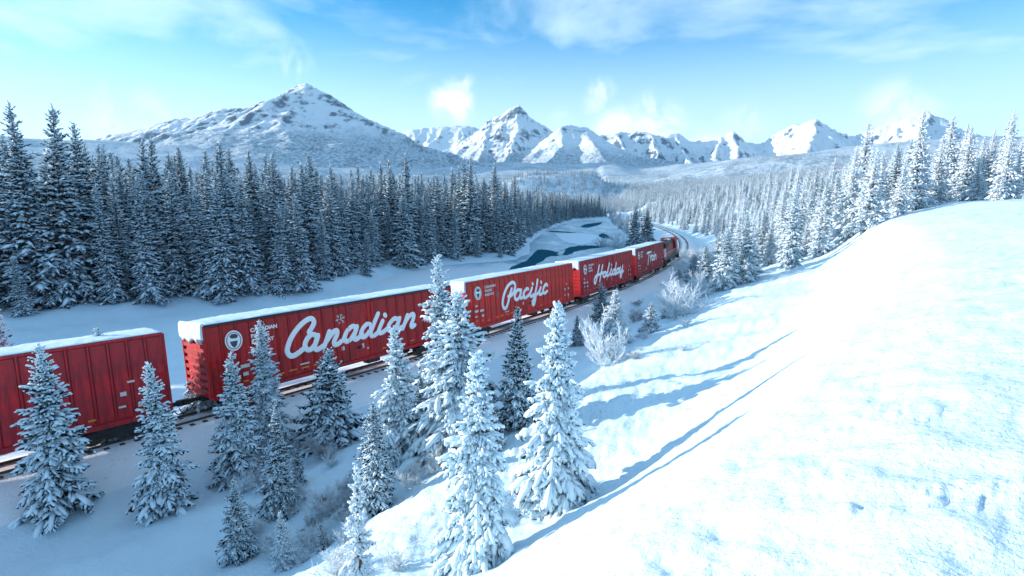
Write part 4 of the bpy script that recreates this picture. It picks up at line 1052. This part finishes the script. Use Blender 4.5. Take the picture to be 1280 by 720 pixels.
ft(121, 617, 560, 505, 30, 'needles_dark', 'short shaded spruce behind the large front spruce', snow=.6)
for k, (x, yb, yt, w) in enumerate(((300, 600, 440, 66), (258, 520, 400, 50), (205, 640, 452, 76), (140, 560, 410, 64), (75, 640, 430, 90), (20, 560, 380, 70), (300, 700, 600, 50))):
    ft(140 + k, x, yb, yt, w, 'needles' if k % 2 else 'needles_dark', ('snowy spruce standing left of the thicket near the plain boxcar', 'short spruce beside the track under the plain boxcar', 'broad shaded spruce far left below the plain boxcar', 'mid-sized spruce in front of the plain boxcar', 'wide spruce near the lower left corner', 'spruce at the far left margin', 'small sapling left of the lower thicket')[k], snow=.75)
for k_, (x_, yb_, yt_, w_, l_) in enumerate(((866, 356, 318, 26, 'small blue-green spruce beside the locomotive, at the foot of the wood'), (880, 362, 306, 30, 'dark spruce right of the locomotive at the wood edge'), (848, 362, 336, 20, 'low dark spruce below the locomotive'), (905, 362, 285, 40, 'taller frosted spruce at the upper edge of the sunlit slope'), (928, 354, 268, 44, 'frosted spruce by the right border above the sunlit slope'))):
    ft(170 + k_, x_, yb_, yt_, w_, 'needles', l_, snow=.75 if k_ < 3 else .9)
ft(160, 793, 309, 256, 25, 'needles_dark', 'left of two dark spruces rising behind the Train boxcar', snow=.62, depth=178)
ft(161, 808, 306, 260, 24, 'needles_dark', 'right of two dark spruces rising behind the Train boxcar', snow=.62, depth=186)

# forest trees: a few shapes, each copied many times
PROTO = {'dark': [], 'frost': []}
for i in range(5):
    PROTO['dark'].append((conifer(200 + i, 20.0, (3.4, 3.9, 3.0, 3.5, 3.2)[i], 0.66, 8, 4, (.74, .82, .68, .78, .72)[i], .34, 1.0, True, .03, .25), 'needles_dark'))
for i in range(4):
    PROTO['frost'].append((conifer(220 + i, 13.0, (2.7, 2.4, 3.0, 2.6)[i], 0.55, 8, 4, .90, .38, 1.2, True, .02, .25), 'needles_frost'))
PROTO['frost'] += [(conifer(230 + i, 13.0, (2.5, 2.8)[i], .55, 8, 4, .8, .36, 1.1, True, .02, .25), 'needles') for i in range(2)]
PM = {k: [(tree_meshes(g), nd, tree_joined(k + '_tree', g, nd)) for g, nd in v] for k, v in PROTO.items()}
FARM = [tree_joined('far_spruce', conifer(240 + i, 15.0, (2.1, 2.5, 1.9)[i], 1.5, 5, 1, .85, .35, 1.5, True, .03, .2), ('needles_dark', 'needles', 'needles_frost')[i]) for i in range(3)]

def poisson(rng, gen, n, dmin, taken=None):
    """n points from gen() kept at least dmin apart"""
    pts = [] if taken is None else taken; out = []; cell = {}
    for p in pts: cell.setdefault((int(p[0] // dmin), int(p[1] // dmin)), []).append(p)
    for x, y in gen:
        c = (int(x // dmin), int(y // dmin)); ok = True
        for i in (-1, 0, 1):
            for j in (-1, 0, 1):
                for q in cell.get((c[0] + i, c[1] + j), ()):
                    if (q[0] - x) ** 2 + (q[1] - y) ** 2 < dmin * dmin: ok = False; break
        if ok: cell.setdefault(c, []).append((x, y)); out.append((x, y))
        if len(out) >= n: break
    return out

rng = np.random.default_rng(77)
def project(x, y, z):
    dz = z - CAM_Z; dep = y * math.cos(PITCH) - dz * math.sin(PITCH); upv = y * math.sin(PITCH) + dz * math.cos(PITCH)
    return 640 + F_PX * x / dep, 360 - F_PX * upv / dep, dep

# -- across the river: dense dark forest
cx = rng.uniform(-330, 140, 60000); cy = rng.uniform(10, 620, 60000)
b = bank_dist(cx, cy); dens = np.where(b < 70, 1.0, .45)
ok = (b > 1.5) & (b < 230) & (rng.random(60000) < dens) & (np.hypot(cx, cy) < 640)
left_pts = poisson(rng, list(zip(cx[ok], cy[ok])), 3600, 3.4)
lp = np.array(left_pts); lb = bank_dist(lp[:, 0], lp[:, 1]); lz = ground(lp[:, 0], lp[:, 1])
lh = (20.0 + 4.6 * rng.standard_normal(len(lp))) * np.where(lb < 7, rng.uniform(.45, .95, len(lp)), 1.0); lh = np.clip(lh, 6, 28)
px, py, dep = project(lp[:, 0], lp[:, 1], lz + lh)
pxl = px; inpic = (px > 335) & (px < 945) & (dep > 0)
score = np.where(inpic, lh / dep * (1 - .012 * np.clip(lb, 0, 60)), -1)
order = np.argsort(-score); pickL = set(order[:165].tolist())

# -- the sunny hillside on the right: frosted trees
cx = rng.uniform(20, 420, 40000); cy = rng.uniform(40, 560, 40000); s_, a_ = track_coords(cx, cy)
ppx, ppy, pdep = project(cx, cy, ground(cx, cy))
ok = (s_ > 9) & (s_ < 260) & (cy > 66 + .0 * cx) & ~((s_ < 14) & (cy < 100)) & ~((ppx < 858) & (cy < 95))
right_pts = poisson(rng, list(zip(cx[ok], cy[ok])), 3600, 2.9)
# between river and track, and the flat beyond the curve
cx = rng.uniform(30, 200, 9000); cy = rng.uniform(185, 640, 9000); s_, a_ = track_coords(cx, cy); b = bank_dist(cx, cy)
ok = (s_ < -8) & (s_ > -18) & (b < -6) & ((cy > 215) | (rng.random(9000) < .12))
mid_pts = poisson(rng, list(zip(cx[ok], cy[ok])), 260, 4.0)
rp = np.array(right_pts + mid_pts); rz_ = ground(rp[:, 0], rp[:, 1]); rs_, ra_ = track_coords(rp[:, 0], rp[:, 1])
rh = np.clip(9.5 + 2.4 * rng.standard_normal(len(rp)), 4, 18) * np.clip(.45 + np.abs(rs_) / 40, .5, 1.0) * np.where(rs_ < 0, .8, 1)
px, py, dep = project(rp[:, 0], rp[:, 1], rz_ + rh)
score = np.where((px > 600) & (px < 945), rh / dep * np.where(rs_ < 22, 1.3, 1.0), -1); order = np.argsort(-score); pickR = set(order[:105].tolist())

for k in sorted(pickL):
    ms, nd, _ = PM['dark'][int(rng.integers(5))]
    plant_tree(ms, nd, (lp[k, 0], lp[k, 1], lz[k] - .1), '%s across the river, %s' % ('low snow-dusted bank spruce' if lh[k] < 14 and lb[k] < 8 else 'tall front-row spruce' if lb[k] < 8 else 'dark second-row spruce' if lb[k] < 16 else 'spruce top deep in the forest',
        'above the Canadian boxcar' if pxl[k] < 470 else 'left of the tallest spruce' if pxl[k] < 548 else 'above the Pacific boxcar' if pxl[k] < 660 else 'by the open water'), 'spruces of the dark riverside forest', lh[k] / 20, rng.uniform(0, 6.28), rng.uniform(.9, 1.2))
for k in sorted(pickR):
    ms, nd, _ = PM['frost'][int(rng.integers(6))]
    plant_tree(ms, nd, (rp[k, 0], rp[k, 1], rz_[k] - .1), 'white frosted spruce %s' % ('between the river and the curving track' if rs_[k] < 0 else 'at the edge of the sunlit slope, near the right border' if dep[k] < 95 else 'close above the track on the outside of the curve' if rs_[k] < 24 else 'in the middle of the sunlit hillside wood' if dep[k] < 150 else 'far back in the sunlit hillside wood'), 'frosted spruces of the sunlit hillside wood', rh[k] / 13, rng.uniform(0, 6.28), rng.uniform(.9, 1.25))

def scatter(name, label, pts, zs, scl, idx, meshes):
    """one object that repeats the given tree shapes on its points"""
    col = bpy.data.collections.new(name + '_shapes')
    for i, m in enumerate(meshes):
        o = bpy.data.objects.new('%s_shape_%02d' % (name, i), m); col.objects.link(o)
    me = mk_mesh(name, np.column_stack([pts, zs]), []); n = len(pts)
    a = me.attributes.new('pick', 'INT', 'POINT'); a.data.foreach_set('value', np.asarray(idx, np.int32))
    a = me.attributes.new('size', 'FLOAT_VECTOR', 'POINT'); a.data.foreach_set('vector', np.asarray(scl, np.float32).ravel())
    rot = np.zeros((n, 3), np.float32); rot[:, 2] = rng.uniform(0, 6.283, n)
    a = me.attributes.new('turn', 'FLOAT_VECTOR', 'POINT'); a.data.foreach_set('vector', rot.ravel())
    ng = bpy.data.node_groups.new(name, 'GeometryNodeTree')
    ng.interface.new_socket('Geometry', in_out='INPUT', socket_type='NodeSocketGeometry'); ng.interface.new_socket('Geometry', in_out='OUTPUT', socket_type='NodeSocketGeometry')
    N = ng.nodes; gi = N.new('NodeGroupInput'); go = N.new('NodeGroupOutput'); ip = N.new('GeometryNodeInstanceOnPoints'); ci = N.new('GeometryNodeCollectionInfo')
    ci.inputs['Collection'].default_value = col; ci.inputs['Separate Children'].default_value = True; ci.inputs['Reset Children'].default_value = True
    def attr(nm, t):
        q = N.new('GeometryNodeInputNamedAttribute'); q.data_type = t; q.inputs['Name'].default_value = nm; return q.outputs[0]
    ln = ng.links.new
    ln(gi.outputs[0], ip.inputs['Points']); ln(ci.outputs[0], ip.inputs['Instance']); ip.inputs['Pick Instance'].default_value = True
    ln(attr('pick', 'INT'), ip.inputs['Instance Index']); ln(attr('turn', 'FLOAT_VECTOR'), ip.inputs['Rotation']); ln(attr('size', 'FLOAT_VECTOR'), ip.inputs['Scale'])
    ln(ip.outputs[0], go.inputs[0])
    o = obj(name, me); md = o.modifiers.new('trees', 'NODES'); md.node_group = ng
    return tag(o, label, 'forest', None, 'stuff')
def v3(a, b): return np.stack([b, b, a], 1)
rest = np.array([k for k in range(len(lp)) if k not in pickL])
sc = lh[rest] / 20; scatter('spruce_forest', 'mass of dark spruce forest behind the front rows across the river', lp[rest], lz[rest] - .1, v3(sc, sc * rng.uniform(.9, 1.2, len(rest))), rng.integers(0, 5, len(rest)), [m[2] for m in PM['dark']])
rest = np.array([k for k in range(len(rp)) if k not in pickR])
sc = rh[rest] / 13; scatter('frosted_forest', 'mass of white frosted wood covering the sunlit hillside', rp[rest], rz_[rest] - .1, v3(sc, sc * rng.uniform(.9, 1.25, len(rest))), rng.integers(0, 6, len(rest)), [m[2] for m in PM['frost']])
# far woods over the valley floor and the benches
n = 90000; rr = 430 * (3600 / 430) ** (rng.random(n) ** .8); aa = rng.uniform(R(-48), R(48), n); cx = rr * np.sin(aa); cy = rr * np.cos(aa)
dn = fbm(cx / 260, cy / 260, 4, 91); s_ = (cx - PATH[-1, 0]) * math.cos(PATH[-1, 2]) - (cy - PATH[-1, 1]) * math.sin(PATH[-1, 2])
b = bank_dist(cx, cy); ok = (dn > -.25) & ((b > 200) | (cy > 640) | ((s_ > 30) & (rr > 480)))
cx, cy = cx[ok][:42000], cy[ok][:42000]; s_ = s_[ok][:42000]
zz = ground(cx, cy); hh = rng.uniform(9, 17, len(cx)); sc = hh / 15
idx = np.where(rng.random(len(cx)) < .45, 1, 2); idx = np.where((s_ < -40) & (rng.random(len(cx)) < .5), 0, idx)
scatter('valley_woods', 'far snowy woods spread over the valley floor', np.column_stack([cx, cy]), zz - .3, v3(sc, sc * rng.uniform(1.0, 1.5, len(cx))), idx, FARM)

# ------------------------------------------------------------------ frosted bushes and dry stalks
def bush(seed, H, W, stems=9, depth=3, r0=.03, rough=.35):
    """a leafless shrub thick with hoar frost: forking stems down to fine twigs"""
    rg = np.random.default_rng(seed); segs = []
    def grow(p, d, L, r, lv):
        k = 3 if lv else 2; q = p
        for i in range(k):
            d = d + rg.uniform(-rough, rough, 3) * .45; d[2] += .05; d /= np.linalg.norm(d); e = q + d * L / k; segs.append((q, e, r * (1 - .18 * i), r * (1 - .18 * (i + 1)))); q = e
            if lv:
                for _ in range(2 if lv > 1 else 2):
                    nd = d + rg.uniform(-1, 1, 3) * .75; nd[2] = nd[2] * .6 + .25; nd /= np.linalg.norm(nd); grow(q - d * L / k * rg.random(), nd, L * rg.uniform(.38, .62), r * .62, lv - 1)
    for i in range(stems):
        a = rg.uniform(0, 6.283); sp = rg.uniform(.1, 1) * W / H
        d = np.array([math.cos(a) * sp, math.sin(a) * sp, 1.0]); d /= np.linalg.norm(d)
        grow(np.array([math.cos(a) * .12 * W * rg.random(), math.sin(a) * .12 * W * rg.random(), -.08]), d, H * rg.uniform(.34, .62), r0, depth - 1)
    A = np.array([s[0] for s in segs]); B = np.array([s[1] for s in segs]); ra = np.array([s[2] for s in segs])[:, None]; rb = np.array([s[3] for s in segs])[:, None]
    d = B - A; d /= np.maximum(np.linalg.norm(d, axis=1, keepdims=True), 1e-9); e2 = np.cross(d, np.array([.31, .17, .93])); e2 /= np.maximum(np.linalg.norm(e2, axis=1, keepdims=True), 1e-9); e3 = np.cross(d, e2)
    ring = [e2 * math.cos(a) + e3 * math.sin(a) for a in (0, 2.094, 4.189)]
    V = np.stack([A + q * ra for q in ring] + [B + q * rb for q in ring], 1).reshape(-1, 3)
    F0 = np.array([(0, 1, 4, 3), (1, 2, 5, 4), (2, 0, 3, 5)]); Fa = (F0[None] + (np.arange(len(segs)) * 6)[:, None, None]).reshape(-1, 4)
    return mk_mesh('frosted_bush', V, [(Fa, 0)], True, [None])
BUSH = [bush(300 + i, 1.0, (.9, 1.2, .7, 1.0, 1.3)[i], (9, 11, 8, 12, 9)[i], 4, (.016, .014, .017, .014, .015)[i]) for i in range(5)]
def add_bush(px, py, hpx, label, kind=None, group=None, mat='frost_twig', wide=1.0, p=None):
    p = hit(px, py) if p is None else p
    h = hpx / F_PX * p[1]
    o = obj('frosted_bush', BUSH[kind if kind is not None else int(rng.integers(5))], M[mat], None, (p[0], p[1], p[2]))
    o.scale = (h * wide, h * wide, h); o.rotation_euler = (0, 0, rng.uniform(0, 6.28)); return tag(o, label, 'bush', group)
add_bush(758, 456, 80, 'tall fan-shaped frosted shrub on the slope below the white spruce', 0, wide=.8)
add_bush(848, 396, 60, 'round white frosted shrub between the track and the sunlit slope', 3, wide=1.1)
add_bush(838, 392, 46, 'lower frosted shrub on the left of the round white one', 1)
add_bush(868, 374, 44, 'frosted shrub at the upper edge of the sunlit slope', 3)
add_bush(515, 606, 40, 'sunlit frosted shrub beside the shaded hollow left of the front spruce', 1, wide=1.3)
add_bush(545, 590, 36, 'spiky frosted shrub below the bushy spruce', 2, wide=1.3)
add_bush(600, 640, 50, 'twiggy frosted shrub behind the large front spruce', 2)
add_bush(428, 720, 60, 'frosted shrub at the foot of the sparse sapling', 1, wide=1.2)
add_bush(492, 712, 40, 'low frosted shrub right of the sparse sapling', 4, wide=1.2)
add_bush(725, 612, 36, 'small frosted shrub at the right foot of the tall white spruce', 4, wide=1.3)
add_bush(772, 300, 28, 'pale frosted willow on the river bank left of the two dark spruces', 3, p=np.array([40., 196., gz(40, 196)]), wide=1.2)
add_bush(760, 300, 24, 'low frosted willow at the river edge', 1, p=np.array([36.5, 203., gz(36.5, 203)]), wide=1.3)
k = 0
while k < 44:
    x = rng.uniform(300, 455); y = rng.uniform(560, 719)
    if y < 560 + (x - 350) * .2: continue
    add_bush(x, y, rng.uniform(18, 44), 'blue-shaded frosted shrub in the thicket at the lower left', None, 'frosted shrubs of the shaded lower left thicket', 'frost_twig' if rng.random() < .85 else 'frost_twig_brown', rng.uniform(.9, 1.4)); k += 1
k = 0
while k < 26:
    x = rng.uniform(655, 880); y = rng.uniform(372, 452)
    if abs((y - 470) + (x - 700) * .5) > 46: continue
    add_bush(x, y, rng.uniform(8, 20), 'low frosted scrub along the foot of the sunlit slope', None, 'low scrub along the foot of the sunlit slope', 'frost_twig' if rng.random() < .7 else 'frost_twig_brown', rng.uniform(1, 1.6)); k += 1
k = 0
while k < 30:
    x = rng.uniform(845, 940); y = rng.uniform(326, 372)
    if y > 392 - (x - 845) * .42: continue
    add_bush(x, y, rng.uniform(16, 34), 'white frosted shrub at the wood edge beyond the sunlit slope', None, 'frosted shrubs at the wood edge', 'frost_twig', rng.uniform(1, 1.4)); k += 1

def stalks():
    """stems of dead grass and weeds poking through the snow of the slope"""
    V = []; Fq = []; n = 0; rg = np.random.default_rng(9)
    cl = []
    for i in range(240):
        if i < 120: x = rg.uniform(690, 900); y = 520 - (x - 690) * .62 + rg.normal(0, 26)
        elif i < 180: x = rg.uniform(560, 760); y = 640 - (x - 560) * .6 + rg.normal(0, 34)
        else: x = rg.uniform(470, 640); y = 690 - (x - 470) * .6 + rg.normal(0, 30)
        if y > 716 or y < 350 or x > 930: continue
        cl.append(hit(x, y))
    for p in cl:
        for j in range(int(rg.integers(3, 12))):
            q = p + np.array([rg.normal(0, .22), rg.normal(0, .22), -.03]); h = rg.uniform(.08, .34); d = np.array([rg.normal(0, .5), rg.normal(0, .5), 1.0]); d *= h / np.linalg.norm(d); w = .006 + .004 * rg.random()
            a = rg.uniform(0, 3.14); sx = np.array([math.cos(a), math.sin(a), 0]) * w; sy = np.array([-math.sin(a), math.cos(a), 0]) * w
            V += [q + sx, q - .5 * sx + sy, q - .5 * sx - sy, q + d]; Fq += [(n, n + 1, n + 3), (n + 1, n + 2, n + 3), (n + 2, n, n + 3)]; n += 4
    me = mk_mesh('dry_stalks', np.array(V), [(np.array(Fq), 0)], False, [M['frost_twig_brown']])
    tag(obj('dry_stalks', me), 'dead grass stalks poking through the snow of the slope', 'grass', None, 'stuff')
stalks()

# ------------------------------------------------------------------ the cold hazy air of the valley
def build_haze():
    mb = MB(); mb.box(-14600, 14600, -14600, 14600, -7.5, 1950.0)
    m = bpy.data.materials.new('haze'); m.use_nodes = True; w = NT(m.node_tree)
    v = w.n('ShaderNodeVolumePrincipled', {'Color': (0.48, 0.76, 1.0, 1), 'Density': HAZE, 'Anisotropy': 0.25})
    o = w.n('ShaderNodeOutputMaterial'); w.t.links.new(v.outputs[0], o.inputs['Volume'])
    tag(obj('haze', mb.mesh('haze'), m), 'thin blue winter haze filling the valley', None, None, 'stuff')
HAZE = 2.6e-5
build_haze()
